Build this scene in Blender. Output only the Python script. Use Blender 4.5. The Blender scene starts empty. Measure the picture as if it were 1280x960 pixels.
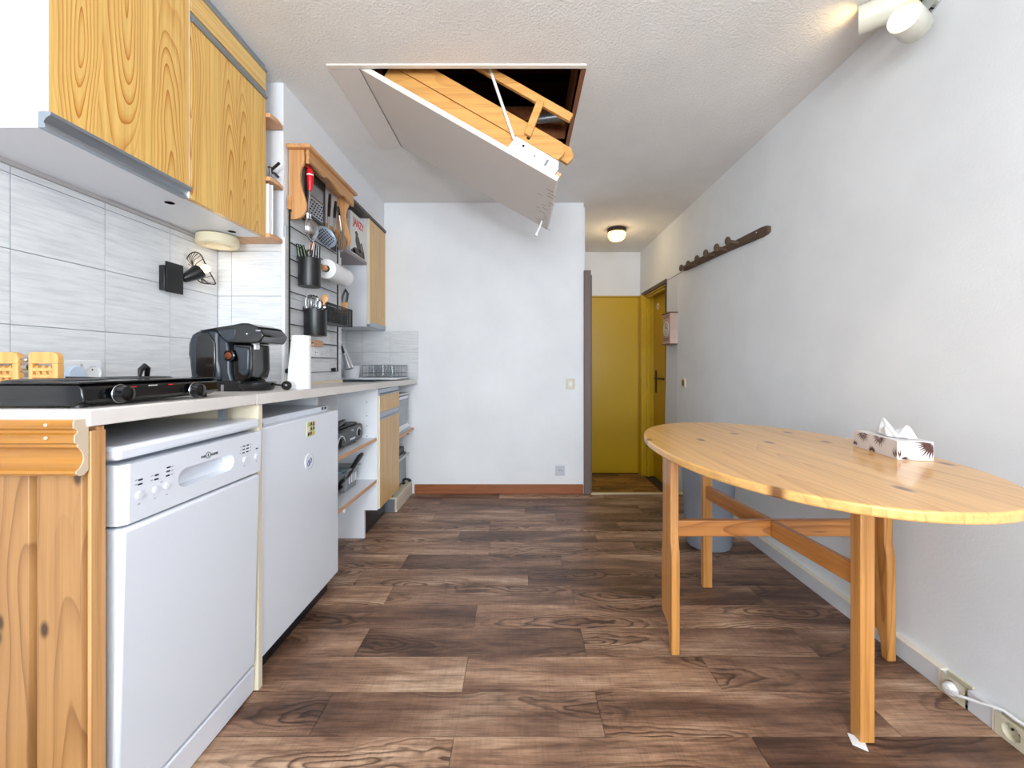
import bpy, bmesh, math, random
from mathutils import Vector, Matrix
random.seed(7)
C = bpy.context.scene.collection
SC = bpy.context.scene
F = 510.0; CX = 650.0; CY = 456.0; CAMZ = 1.02     # focal length and vanishing point in pixels of the 1280x960 frame

# ---------------------------------------------------------------- camera, world, main lights, exposure
cam_d = bpy.data.cameras.new('camera'); cam = bpy.data.objects.new('camera', cam_d); C.objects.link(cam)
cam.location = (0, 0, CAMZ); cam.rotation_euler = (math.pi/2, 0, 0)
cam_d.sensor_width = 36; cam_d.lens = F*36/1280
cam_d.shift_x = (640-CX)/1280; cam_d.shift_y = (CY-480)/1280
cam_d.clip_start = 0.02
SC.camera = cam
w = bpy.data.worlds.new('world'); SC.world = w; w.use_nodes = True
w.node_tree.nodes['Background'].inputs[0].default_value = (0.62, 0.78, 1.0, 1)
w.node_tree.nodes['Background'].inputs[1].default_value = 1.0
SC.view_settings.view_transform = 'Standard'; SC.view_settings.look = 'None'
SC.view_settings.exposure = 0.78; SC.view_settings.gamma = 1.0; SC.view_settings.use_curve_mapping = False

def area_light(name, loc, rot, sx, sy, power, col):
    d = bpy.data.lights.new(name, 'AREA'); d.shape = 'RECTANGLE'; d.size = sx; d.size_y = sy
    d.energy = power; d.color = col
    o = bpy.data.objects.new(name, d); C.objects.link(o); o.location = loc; o.rotation_euler = rot
    return o
def point_light(name, loc, power, col, r=0.03):
    d = bpy.data.lights.new(name, 'POINT'); d.energy = power; d.color = col; d.shadow_soft_size = r
    o = bpy.data.objects.new(name, d); C.objects.link(o); o.location = loc
    return o
def spot_light(name, loc, direction, power, col, angle, r=0.02, blend=0.5):
    d = bpy.data.lights.new(name, 'SPOT'); d.energy = power; d.color = col; d.spot_size = math.radians(angle); d.spot_blend = blend
    d.shadow_soft_size = r
    o = bpy.data.objects.new(name, d); C.objects.link(o); o.location = loc
    o.rotation_euler = Vector(direction).to_track_quat('-Z', 'Y').to_euler()
    return o
# daylight through the big window in the wall behind the camera
area_light('window_daylight', (0.10, -3.30, 1.36), (math.radians(90), 0, 0), 2.1, 1.75, 68, (0.84, 0.96, 1.0))
# lamp hanging from the ceiling behind the camera
point_light('room_lamp_light', (0.20, -1.10, 2.18), 22, (1.0, 0.96, 0.91), 0.05)

# added fill light behind the camera, aimed up and forward to brighten the ceiling
area_light('ceiling_fill_light', (0.0, -1.9, 1.20), (math.radians(180-30), 0, 0), 0.7, 0.7, 30, (0.95, 0.97, 1.0))
# added fill light from the right, behind the camera, to brighten the kitchen side
area_light('side_fill_light', (1.30, -1.5, 1.35), (math.radians(90), 0, math.radians(78)), 1.2, 1.3, 36, (0.86, 0.96, 1.0))

# ---------------------------------------------------------------- helpers
def s2l(c):
    return tuple((x/255/12.92 if x/255 <= 0.04045 else ((x/255+0.055)/1.055)**2.4) for x in c) + (1.0,)
def P(px, py, Y):                       # pixel + depth -> point
    return Vector(((px-CX)*Y/F, Y, CAMZ-(py-CY)*Y/F))
def PX(px, py, X):                      # pixel + plane of constant x -> point
    Y = X*F/(px-CX)
    return Vector((X, Y, CAMZ-(py-CY)*Y/F))

class MB:
    """collects shapes; build() links them as ONE mesh object"""
    def __init__(s, M=None): s.v = []; s.f = []; s.M = M
    def add(s, vs, fs):
        b = len(s.v)
        for p in vs:
            p = Vector(p)
            if s.M is not None: p = s.M @ p
            s.v.append(p)
        s.f += [tuple(b+i for i in f) for f in fs]
        return s
    def box(s, x0, x1, y0, y1, z0, z1):
        return s.add([(x0,y0,z0),(x1,y0,z0),(x1,y1,z0),(x0,y1,z0),(x0,y0,z1),(x1,y0,z1),(x1,y1,z1),(x0,y1,z1)],
                     [(0,3,2,1),(4,5,6,7),(0,1,5,4),(1,2,6,5),(2,3,7,6),(3,0,4,7)])
    def obox(s, c, ax, ay, az):         # oriented box: centre and three half vectors
        c, ax, ay, az = map(Vector, (c, ax, ay, az))
        vs = [c+a*ax+b*ay+d*az for d in (-1,1) for a, b in ((-1,-1),(1,-1),(1,1),(-1,1))]
        return s.add(vs, [(0,3,2,1),(4,5,6,7),(0,1,5,4),(1,2,6,5),(2,3,7,6),(3,0,4,7)])
    def prism(s, poly, a0, a1, axis='y'):
        """extrude a 2-d outline; axis y: (x,z), axis x: (y,z), axis z: (x,y)"""
        n = len(poly)
        def pt(p, a): return {'y': (p[0], a, p[1]), 'x': (a, p[0], p[1]), 'z': (p[0], p[1], a)}[axis]
        vs = [pt(p, a0) for p in poly] + [pt(p, a1) for p in poly]
        fs = [tuple(range(n)), tuple(range(2*n-1, n-1, -1))] + [(i, n+i, n+(i+1) % n, (i+1) % n) for i in range(n)]
        return s.add(vs, fs)
    def ring_path(s, rings, caps=True, closed=False):
        n = len(rings[0]); vs = [p for r in rings for p in r]; fs = []
        m = len(rings)
        for k in range(m if closed else m-1):
            a = k*n; b = ((k+1) % m)*n
            for i in range(n): fs.append((a+i, a+(i+1) % n, b+(i+1) % n, b+i))
        if caps and not closed:
            fs.append(tuple(range(n-1, -1, -1))); fs.append(tuple((m-1)*n+i for i in range(n)))
        return s.add(vs, fs)
    def lathe(s, prof, c, axis=(0,0,1), n=24, caps=True):
        """prof: (radius, height) along axis from c"""
        c = Vector(c); ax = Vector(axis).normalized()
        u = ax.orthogonal().normalized(); v = ax.cross(u)
        rings = [[c+ax*h+(u*math.cos(2*math.pi*i/n)+v*math.sin(2*math.pi*i/n))*max(r, 1e-5) for i in range(n)] for r, h in prof]
        return s.ring_path(rings, caps)
    def cyl(s, p0, p1, r0, r1=None, n=16):
        p0 = Vector(p0); p1 = Vector(p1)
        return s.lathe([(r0, 0), (r0 if r1 is None else r1, (p1-p0).length)], p0, p1-p0, n)
    def tube(s, pts, r, n=8, closed=False):
        pts = [Vector(p) for p in pts]; m = len(pts); rings = []; u = None
        for i, p in enumerate(pts):
            a = pts[(i-1) % m] if (closed or i > 0) else p
            b = pts[(i+1) % m] if (closed or i < m-1) else p
            t = (b-a).normalized()
            if u is None: u = t.orthogonal().normalized()
            u = (u-t*u.dot(t)); u = u.normalized() if u.length > 1e-6 else t.orthogonal().normalized()
            v = t.cross(u); rr = r[i] if isinstance(r, (list, tuple)) else r
            rings.append([p+(u*math.cos(2*math.pi*k/n)+v*math.sin(2*math.pi*k/n))*rr for k in range(n)])
        return s.ring_path(rings, True, closed)
    def ball(s, c, r, n=16, m=9, sc=(1,1,1)):
        c = Vector(c); rings = []
        for j in range(m+1):
            a = math.pi*j/m
            rings.append([c+Vector((r*sc[0]*max(math.sin(a),1e-4)*math.cos(2*math.pi*i/n), r*sc[1]*max(math.sin(a),1e-4)*math.sin(2*math.pi*i/n), -r*sc[2]*math.cos(a))) for i in range(n)])
        return s.ring_path(rings, True)
    def hole_plate(s, outer, inner, fn, bowl=None):
        """flat plate with a hole: fn maps (u,v,depth) to a point; bowl: list of (shrink, depth) rings closing the hole"""
        bm = bmesh.new()
        o = [bm.verts.new((p[0], p[1], 0)) for p in outer]; i_ = [bm.verts.new((p[0], p[1], 0)) for p in inner]
        es = [bm.edges.new((L[k], L[(k+1) % len(L)])) for L in (o, i_) for k in range(len(L))]
        bmesh.ops.triangle_fill(bm, use_beauty=True, use_dissolve=False, edges=es)
        bm.verts.index_update()
        s.add([fn(v.co.x, v.co.y, 0) for v in bm.verts], [tuple(v.index for v in f.verts) for f in bm.faces])
        bm.free()
        if bowl:
            cu = sum(p[0] for p in inner)/len(inner); cv = sum(p[1] for p in inner)/len(inner)
            rings = [[fn(p[0], p[1], 0) for p in inner]]
            for sh, d in bowl:
                rings.append([fn(p[0]+(cu-p[0])*min(1, sh/max(1e-6, math.hypot(p[0]-cu, p[1]-cv))), p[1]+(cv-p[1])*min(1, sh/max(1e-6, math.hypot(p[0]-cu, p[1]-cv))), d) for p in inner])
            n = len(inner); vs = [q for r in rings for q in r]; fs = []
            for k in range(len(rings)-1):
                for i in range(n): fs.append((k*n+i, k*n+(i+1) % n, (k+1)*n+(i+1) % n, (k+1)*n+i))
            fs.append(tuple((len(rings)-1)*n+i for i in range(n)))
            s.add(vs, fs)
        return s
    def mesh(s, name, off=(0,0,0), angle=35):
        me = bpy.data.meshes.new(name); o = Vector(off)
        me.from_pydata([tuple(p-o) for p in s.v], [], s.f)
        bm = bmesh.new(); bm.from_mesh(me); bmesh.ops.recalc_face_normals(bm, faces=bm.faces); bm.to_mesh(me); bm.free()
        for p in me.polygons: p.use_smooth = True
        me.set_sharp_from_angle(angle=math.radians(angle))
        return me
    def build(s, name, mat, parent=None, bevel=0, seg=2, off=None, label=None, angle=35, loc=None):
        w = world_loc(parent) if parent is not None else Vector(loc if loc is not None else (off or (0,0,0)))
        me = s.mesh(name, w, angle); me.materials.append(mat)
        o = bpy.data.objects.new(name, me); C.objects.link(o)
        if parent is not None: o.parent = parent
        else: o.location = w
        if bevel:
            b = o.modifiers.new('bevel', 'BEVEL'); b.width = bevel; b.segments = seg; b.limit_method = 'ANGLE'; b.angle_limit = math.radians(40); b.harden_normals = False
        if label: o['label'] = label
        return o
def world_loc(o):
    v = Vector((0,0,0))
    while o is not None: v = v+o.location; o = o.parent
    return v
def tag(o, label, cat, group=None):
    o['label'] = label; o['category'] = cat
    if group: o['group'] = group
    return o
def thing(name, label, cat, loc=(0,0,0), group=None):
    o = bpy.data.objects.new(name, None); C.objects.link(o); o.location = loc; o.empty_display_size = 0.05
    return tag(o, label, cat, group)
def struct(name, mb, mat, parent=None, bevel=0, kind=True, **k):
    o = mb.build(name, mat, parent, bevel, **k)
    if parent is None: o['kind'] = 'structure'
    return o
def one(name, mb, mat, label, cat, loc, group=None, bevel=0, **k):   # a thing that is a single mesh
    return tag(mb.build(name, mat, None, bevel, loc=loc, **k), label, cat, group)
def text_mesh(body, size, depth=0.0004, bold=0.0):
    cu = bpy.data.curves.new('lettering', 'FONT'); cu.body = body; cu.size = size; cu.extrude = depth; cu.offset = bold; cu.align_x = 'CENTER'; cu.align_y = 'CENTER'
    o = bpy.data.objects.new('lettering', cu); C.objects.link(o)
    me = bpy.data.meshes.new_from_object(o.evaluated_get(bpy.context.evaluated_depsgraph_get()))
    bpy.data.objects.remove(o); bpy.data.curves.remove(cu)
    return me
def text(body, size, center, right, up, mat, parent, name='lettering', sx=1.0, bold=0.0):
    """flat lettering whose reading direction is `right`"""
    me = text_mesh(body, size, bold=bold)
    r = Vector(right).normalized(); u = Vector(up).normalized(); n = r.cross(u)
    c = Vector(center)-world_loc(parent)
    for v in me.vertices: v.co = c+r*v.co.x*sx+u*v.co.y+n*v.co.z
    me.materials.append(mat)
    o = bpy.data.objects.new(name, me); C.objects.link(o); o.parent = parent
    return o

# ---------------------------------------------------------------- materials
def mat(name, col, rough=0.5, metal=0.0, spec=0.5, coat=0.0, emit=None, estr=0, trans=0, alpha=1):
    m = bpy.data.materials.new(name); m.use_nodes = True
    b = m.node_tree.nodes['Principled BSDF']
    b.inputs['Base Color'].default_value = s2l(col); b.inputs['Roughness'].default_value = rough; b.inputs['Metallic'].default_value = metal
    b.inputs['Specular IOR Level'].default_value = spec; b.inputs['Coat Weight'].default_value = coat
    b.inputs['Transmission Weight'].default_value = trans; b.inputs['Alpha'].default_value = alpha
    if emit: b.inputs['Emission Color'].default_value = s2l(emit); b.inputs['Emission Strength'].default_value = estr
    return m
def nd(m, t, **k):
    n = m.node_tree.nodes.new(t)
    for a, v in k.items(): setattr(n, a, v)
    return n
def ln(m, a, b): m.node_tree.links.new(a, b)
def coords(m, scale, rand=True):
    tc = nd(m, 'ShaderNodeTexCoord'); out = tc.outputs['Object']
    if rand:
        oi = nd(m, 'ShaderNodeObjectInfo'); sc = nd(m, 'ShaderNodeVectorMath', operation='SCALE'); sc.inputs[0].default_value = (13.7, 9.1, 17.3)
        ln(m, oi.outputs['Random'], sc.inputs['Scale'])
        ad = nd(m, 'ShaderNodeVectorMath', operation='ADD'); ln(m, out, ad.inputs[0]); ln(m, sc.outputs[0], ad.inputs[1]); out = ad.outputs[0]
    mp = nd(m, 'ShaderNodeMapping'); mp.inputs['Scale'].default_value = scale; ln(m, out, mp.inputs[0])
    return mp.outputs[0]
def ramp(m, fac, stops):
    r = nd(m, 'ShaderNodeValToRGB'); e = r.color_ramp.elements
    e[0].position, e[0].color = stops[0][0], s2l(stops[0][1]); e[1].position, e[1].color = stops[-1][0], s2l(stops[-1][1])
    for p, c in stops[1:-1]: x = e.new(p); x.color = s2l(c)
    ln(m, fac, r.inputs[0]); return r.outputs[0]
def mix(m, fac, a, b, mode='MIX'):
    x = nd(m, 'ShaderNodeMix', data_type='RGBA', blend_type=mode)
    if isinstance(fac, (int, float)): x.inputs[0].default_value = fac
    else: ln(m, fac, x.inputs[0])
    for i, c in ((6, a), (7, b)):
        if isinstance(c, tuple): x.inputs[i].default_value = c
        else: ln(m, c, x.inputs[i])
    return x.outputs[2]
def bump(m, h, strength, dist):
    b = nd(m, 'ShaderNodeBump'); b.inputs['Strength'].default_value = strength; b.inputs['Distance'].default_value = dist
    ln(m, h, b.inputs['Height']); ln(m, b.outputs[0], m.node_tree.nodes['Principled BSDF'].inputs['Normal'])
def noise(m, vec, scale, detail=3, rough=0.5, dist=0.0):
    n = nd(m, 'ShaderNodeTexNoise'); n.inputs['Scale'].default_value = scale; n.inputs['Detail'].default_value = detail
    n.inputs['Roughness'].default_value = rough; n.inputs['Distortion'].default_value = dist
    ln(m, vec, n.inputs['Vector']); return n.outputs['Fac']
def plaster(name, col, scale, strength, dist=0.004, var=6, rough=0.9):
    m = mat(name, col, rough, spec=0.2)
    v = coords(m, (1, 1, 1), False)
    n1 = noise(m, v, scale, 4, 0.6); n2 = noise(m, v, 2.2, 4, 0.6)
    c = ramp(m, n2, [(0.25, tuple(x-var for x in col)), (0.75, tuple(min(255, x+var) for x in col))])
    ln(m, c, m.node_tree.nodes['Principled BSDF'].inputs['Base Color']); bump(m, n1, strength, dist); return m
def math_(m, op, a, b=None):
    x = nd(m, 'ShaderNodeMath', operation=op)
    for i, c in ((0, a), (1, b)):
        if c is None: continue
        if isinstance(c, (int, float)): x.inputs[i].default_value = c
        else: ln(m, c, x.inputs[i])
    return x.outputs[0]
def wood(name, light, dark, axis='z', ring=9.0, streak=60.0, rough=0.45, coat=0.0, knots=0.0, contrast=1.0, fig=4.5, figamt=0.8, flat=None, along=0.11):
    """grain runs along `axis`: fine parallel lines, nested long ellipses (cathedral figure) round scattered centres, optional knots"""
    m = mat(name, light, rough, coat=coat)
    k = {'x': 0, 'y': 1, 'z': 2}[axis]
    fl_ = {'x': 0, 'y': 1, 'z': 2}.get(flat)
    def v_(f, fz=False):
        sc = [1.0, 1.0, 1.0]; sc[k] = f
        if fz and fl_ is not None: sc[fl_] = 0.0
        return coords(m, tuple(sc))
    def vor(scale, f, wobble=None):
        vec = v_(f)
        if wobble is not None:
            ad = nd(m, 'ShaderNodeVectorMath', operation='ADD'); ln(m, vec, ad.inputs[0]); ln(m, wobble, ad.inputs[1]); vec = ad.outputs[0]
        if fl_ is None: vo = nd(m, 'ShaderNodeTexVoronoi')
        else:
            sp_ = nd(m, 'ShaderNodeSeparateXYZ'); cb = nd(m, 'ShaderNodeCombineXYZ'); ln(m, vec, sp_.inputs[0])
            a_, b_ = [i for i in range(3) if i != fl_]; ln(m, sp_.outputs[a_], cb.inputs[0]); ln(m, sp_.outputs[b_], cb.inputs[1]); vec = cb.outputs[0]
            vo = nd(m, 'ShaderNodeTexVoronoi', voronoi_dimensions='2D')
        vo.inputs['Scale'].default_value = scale; ln(m, vec, vo.inputs['Vector'])
        return vo.outputs['Distance']
    li = noise(m, v_(0.022), streak*1.1, 4, 0.7)
    wob = nd(m, 'ShaderNodeTexNoise'); wob.inputs['Scale'].default_value = 5; wob.inputs['Detail'].default_value = 2; ln(m, v_(0.3), wob.inputs['Vector'])
    wv = nd(m, 'ShaderNodeVectorMath', operation='SCALE'); ln(m, wob.outputs['Color'], wv.inputs[0]); wv.inputs['Scale'].default_value = 0.10
    d = vor(fig, along, wv.outputs[0])
    fr = math_(m, 'FRACT', math_(m, 'MULTIPLY', d, ring))
    mid = tuple(int(a*(1-0.40*contrast)+b*0.40*contrast) for a, b in zip(light, dark))
    full = tuple(int(a*(1-contrast)+b*contrast) for a, b in zip(light, dark))
    rings = ramp(m, fr, [(0.0, light), (0.45, light), (0.80, mid), (0.95, full), (1.0, light)])
    mask = ramp(m, d, [(0.28, (255, 255, 255)), (0.48, (0, 0, 0))])
    base = ramp(m, li, [(0.30, mid), (0.5, light), (0.72, tuple(min(255, int(x*1.03)) for x in light))])
    mk = nd(m, 'ShaderNodeMix', data_type='RGBA'); mk.inputs[0].default_value = figamt; mk.inputs[6].default_value = (0, 0, 0, 1); ln(m, mask, mk.inputs[7])
    c = mix(m, mk.outputs[2], base, rings)
    c = mix(m, 0.7, c, ramp(m, li, [(0.3, (226, 218, 206)), (0.6, (255, 255, 255))]), 'MULTIPLY')
    if knots:
        kf = ramp(m, vor(knots, 0.5), [(0.03, (255,255,255)), (0.075, (0,0,0))])
        c = mix(m, kf, c, s2l(tuple(int(x*0.62) for x in dark)))
    ln(m, c, m.node_tree.nodes['Principled BSDF'].inputs['Base Color'])
    bump(m, li, 0.05, 0.002)
    return m

WALL = plaster('rough_white_plaster', (230, 231, 235), 110, 0.16, 0.004)
WALLR = plaster('stippled_white_plaster', (230, 233, 236), 130, 0.16, 0.004)
CEIL = plaster('stippled_ceiling_plaster', (236, 234, 232), 95, 0.6, 0.008)
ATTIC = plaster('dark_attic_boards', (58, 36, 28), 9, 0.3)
WHITE = mat('white_melamine', (232, 234, 240), 0.38)
WHITE2 = mat('white_enamel', (226, 230, 240), 0.28, coat=0.25)
CREAM = mat('cream_edging', (226, 214, 190), 0.5)
HATCHP = mat('off_white_hatch_paint', (226, 219, 214), 0.6)
GREY = mat('grey_plastic', (120, 124, 132), 0.5)
BLACK = mat('black_plastic', (18, 19, 22), 0.35)
BLACKG = mat('gloss_black_plastic', (11, 12, 15), 0.13, coat=0.25)
DGREY = mat('dark_grey_plastic', (40, 46, 55), 0.3)
BLACKM = mat('black_metal', (22, 22, 24), 0.4, 0.4)
STEEL = mat('brushed_steel', (190, 192, 196), 0.25, 1.0)
CHROME = mat('chrome', (215, 218, 222), 0.08, 1.0)
ALU = mat('aluminium_profile', (166, 174, 184), 0.3, 0.75)
RED = mat('red_plastic', (205, 22, 30), 0.3)
PAPER = mat('white_paper', (238, 238, 240), 0.85)
CREAMP = mat('cream_plastic', (228, 216, 186), 0.45)
BEIGEP = mat('beige_plastic', (208, 200, 176), 0.5)
YELLOW = mat('yellow_gloss_paint', (196, 157, 3), 0.35)
BROWNP = mat('brown_painted_wood', (108, 92, 84), 0.6)
PRINT = mat('dark_print', (40, 42, 48), 0.6)
GREYPR = mat('grey_print', (168, 172, 182), 0.6)
GROUT = mat('grey_grout', (150, 156, 164), 0.9)
BLUEG = mat('blue_lid_plastic', (92, 150, 168), 0.25, trans=0.35)
CLEARP = mat('clear_plastic', (225, 232, 236), 0.12, trans=0.85)
GLASSD = mat('dark_oven_glass', (62, 66, 72), 0.08, coat=0.5)
GLASSM = mat('microwave_window', (122, 130, 138), 0.15, coat=0.4)
GLASS = mat('clear_glass', (245, 248, 250), 0.02, trans=1.0)
BULB = mat('lit_bulb', (255, 236, 190), 0.3, emit=(255, 222, 150), estr=2.6)
DOME = mat('lit_glass_dome', (255, 230, 180), 0.25, emit=(255, 205, 120), estr=2.2)
SPOTIN = mat('lit_lamp_inside', (255, 244, 214), 0.4, emit=(255, 222, 140), estr=0.7)
BIN = mat('grey_bin_plastic', (138, 144, 154), 0.45)
RUST = plaster('rusty_brown_iron', (96, 78, 66), 40, 0.4, 0.004, 14, 0.7)
PINEP = wood('yellow_pine_laminate', (234, 192, 112), (192, 110, 30), 'z', 17, 70, 0.35, 0.1, contrast=0.9, flat='x', along=0.10, fig=6.5, figamt=1.0)
PINEB = wood('oiled_pine_boards', (164, 120, 72), (112, 72, 36), 'z', 9, 50, 0.45, 0.1, knots=7, contrast=0.8, flat='y', along=0.09, fig=6)
PINEE = wood('raw_pine_edge', (206, 156, 104), (160, 102, 60), 'z', 14, 60, 0.55)
PINEM = wood('varnished_pine_moulding', (172, 116, 42), (108, 64, 18), 'x', 16, 60, 0.3, 0.3)
MOULDEND = plaster('sawn_moulding_end', (202, 182, 160), 30, 0.2)
TABLEW = wood('table_pine_top', (230, 178, 108), (190, 122, 58), 'y', 9, 55, 0.3, 0.35, knots=4.6, contrast=0.6, flat='z', along=0.10, fig=6)
TABLEL = wood('table_pine_legs', (202, 142, 76), (150, 88, 38), 'z', 13, 60, 0.35, 0.25, knots=6, contrast=0.8)
TABLEX = wood('table_pine_rails', (190, 126, 66), (136, 76, 32), 'x', 13, 60, 0.35, 0.25, contrast=0.9)
SHELFP = wood('pine_wall_shelf', (210, 158, 106), (176, 112, 62), 'z', 10, 60, 0.4, 0.2, contrast=0.6)
SHELFE = wood('pinkish_shelf_edge', (220, 172, 132), (186, 130, 92), 'y', 14, 60, 0.5, contrast=0.5)
SHELFF = wood('pine_wall_shelf_front', (210, 158, 106), (170, 106, 58), 'y', 10, 60, 0.4, 0.2, contrast=0.6)
LADDER = wood('ladder_pine', (218, 162, 92), (176, 108, 46), 'x', 8, 50, 0.4, 0.1, contrast=0.7)
BASEW = wood('reddish_wood_skirting', (150, 88, 50), (112, 60, 30), 'x', 10, 60, 0.4, contrast=0.6)
DOORW = wood('beech_laminate', (222, 182, 124), (192, 144, 86), 'z', 12, 80, 0.4, 0.1, contrast=0.6, flat='x', along=0.07, fig=6)
BAMBOO = wood('bamboo_rack', (226, 172, 104), (190, 122, 60), 'z', 22, 60, 0.4, contrast=0.5)
COUNTER = plaster('whitened_wood_worktop', (222, 216, 212), 8, 0.02, 0.001, 8, 0.3)
def tile_mat():
    m = mat('streaked_wall_tile', (214, 216, 219), 0.32)
    v = coords(m, (1.2, 1.2, 16)); n = noise(m, v, 6, 4, 0.65)
    c = ramp(m, n, [(0.3, (200, 202, 206)), (0.5, (216, 217, 220)), (0.7, (226, 227, 229))])
    ln(m, c, m.node_tree.nodes['Principled BSDF'].inputs['Base Color']); return m
TILE = tile_mat()
def floor_mat(name, tint=(1, 1, 1)):
    m = mat(name, (110, 84, 68), 0.42)
    t = lambda c: tuple(int(min(255, x*y)) for x, y in zip(c, tint))
    big = noise(m, coords(m, (0.5, 1.9, 1)), 3.2, 5, 0.62, 0.3)
    gr = noise(m, coords(m, (0.05, 1, 1)), 120, 5, 0.7); med = noise(m, coords(m, (0.10, 1, 1)), 28, 5, 0.7, 0.5)
    a = ramp(m, big, [(0.30, t((108, 85, 74))), (0.42, t((152, 121, 102))), (0.53, t((196, 163, 138))), (0.66, t((240, 214, 188)))])
    c = mix(m, 0.75, a, ramp(m, gr, [(0.32, (140, 126, 118)), (0.52, (236, 230, 226)), (0.7, (255, 255, 255))]), 'MULTIPLY')
    c = mix(m, 0.75, c, ramp(m, med, [(0.3, (150, 132, 122)), (0.5, (236, 228, 222)), (0.65, (255, 255, 255))]), 'MULTIPLY')
    vo = nd(m, 'ShaderNodeTexVoronoi', voronoi_dimensions='2D'); vo.inputs['Scale'].default_value = 4.6
    wob = nd(m, 'ShaderNodeTexNoise'); wob.inputs['Scale'].default_value = 9; wob.inputs['Detail'].default_value = 3; ln(m, coords(m, (0.4, 1, 1)), wob.inputs['Vector'])
    wv = nd(m, 'ShaderNodeVectorMath', operation='SCALE'); ln(m, wob.outputs['Color'], wv.inputs[0]); wv.inputs['Scale'].default_value = 0.13
    ad = nd(m, 'ShaderNodeVectorMath', operation='ADD'); ln(m, coords(m, (0.22, 1.3, 1)), ad.inputs[0]); ln(m, wv.outputs[0], ad.inputs[1]); ln(m, ad.outputs[0], vo.inputs['Vector'])
    fr = math_(m, 'FRACT', math_(m, 'MULTIPLY', vo.outputs['Distance'], 11))
    rings = ramp(m, fr, [(0.0, (255,255,255)), (0.4, (250, 246, 242)), (0.8, (128, 108, 96)), (1.0, (250,250,250))])
    mask = ramp(m, vo.outputs['Distance'], [(0.20, (255, 255, 255)), (0.46, (0, 0, 0))])
    c = mix(m, mask, c, mix(m, 1.0, c, rings, 'MULTIPLY'))
    oi = nd(m, 'ShaderNodeObjectInfo')
    c = mix(m, 1.0, c, ramp(m, oi.outputs['Random'], [(0.0, (186, 176, 172)), (0.5, (232, 226, 222)), (1.0, (255, 250, 244))]), 'MULTIPLY')
    sw = nd(m, 'ShaderNodeTexNoise'); sw.inputs['Scale'].default_value = 150; sw.inputs['Detail'].default_value = 1; ln(m, coords(m, (1, 0.06, 1)), sw.inputs['Vector'])
    c = mix(m, 0.13, c, ramp(m, sw.outputs['Fac'], [(0.35, (120,112,106)), (0.55, (255,255,255))]), 'MULTIPLY')
    ln(m, c, m.node_tree.nodes['Principled BSDF'].inputs['Base Color']); bump(m, gr, 0.12, 0.002)
    return m
FLOOR = floor_mat('brown_vinyl_plank'); FLOORH = floor_mat('pale_hall_plank', (1.05, 0.95, 0.62))

# ================================================================ ROOM
H = 2.306; YB = 3.24; XL = -1.38; XP = -1.078; YR = -3.2; XRB = 1.345; XRT = 1.375
def xr(z): return XRB+(XRT-XRB)*z/H
# floor and its planks
fl = struct('floor', MB().box(-1.45, 1.40, YR-0.1, YB, -0.22, -0.004), mat('plank_joint', (46, 34, 28), 0.8))
pw = 0.1535; pl = 0.815
_pm = {}
def plank(x0, x1, y0, y1, parent, m, z=-0.004):
    key = (round(x1-x0, 3), round(y1-y0, 3), m.name)
    if key not in _pm:
        me = MB().box(0, x1-x0-0.0016, 0, y1-y0-0.0016, 0, 0.004).mesh('plank'); me.materials.append(m); _pm[key] = me
    o = bpy.data.objects.new('plank', _pm[key]); C.objects.link(o); o.parent = parent
    o.location = Vector((x0, y0, z))-world_loc(parent)
k0 = int((YR-1.12)//pw)
for k in range(k0, 15):
    y0 = 1.12+pw*k; y1 = min(y0+pw, YB-0.002)
    if y1-y0 < 0.02: continue
    x = (0.235 if k % 2 else -0.18)-3*pl if False else ((0.235 if k % 2 == 0 else -0.18)+random.uniform(-0.03, 0.03)*(k > 5)-2*pl)
    if k % 3 == 2 and k > 3: x += 0.22
    while x < 1.33:
        a, b = max(x, -1.38), min(x+pl, 1.33)
        if b-a > 0.02: plank(a, b, y0, y1, fl, FLOOR)
        x += pl
fh = struct('floor', MB().box(0.5, 1.56, YB, 4.75, -0.3, -0.214), mat('hall_joint', (70, 58, 36), 0.8))
for k in range(10):
    y0 = YB+0.01+k*0.15
    x = 0.5-(0.3 if k % 2 else 0)
    while x < 1.5:
        a, b = max(x, 0.52), min(x+0.6, 1.37)
        if b-a > 0.03 and y0 < 4.6: plank(a, b, y0, min(y0+0.15, 4.64), fh, FLOORH, -0.214)
        x += 0.6
struct('trim_1', MB().box(0.56, 1.345, YB-0.03, YB+0.012, -0.002, 0.006), mat('pale_step_nosing', (214, 196, 160), 0.4), bevel=0.002)
struct('wall_step', MB().box(0.53, 1.40, YB, YB+0.02, -0.21, -0.003), BROWNP)
# ceiling with the opening of the attic hatch
hx0, hx1, hy0, hy1 = -0.695, 0.265, 1.765, 2.41
c = MB()
for a in ((-1.6, 1.6, YR-0.1, hy0), (-1.6, hx0, hy0, hy1), (hx1, 1.6, hy0, hy1), (-1.6, 1.6, hy1, 4.8)):
    c.box(a[0], a[1], a[2], a[3], H, H+0.05)
struct('ceiling', c, CEIL)
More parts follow.
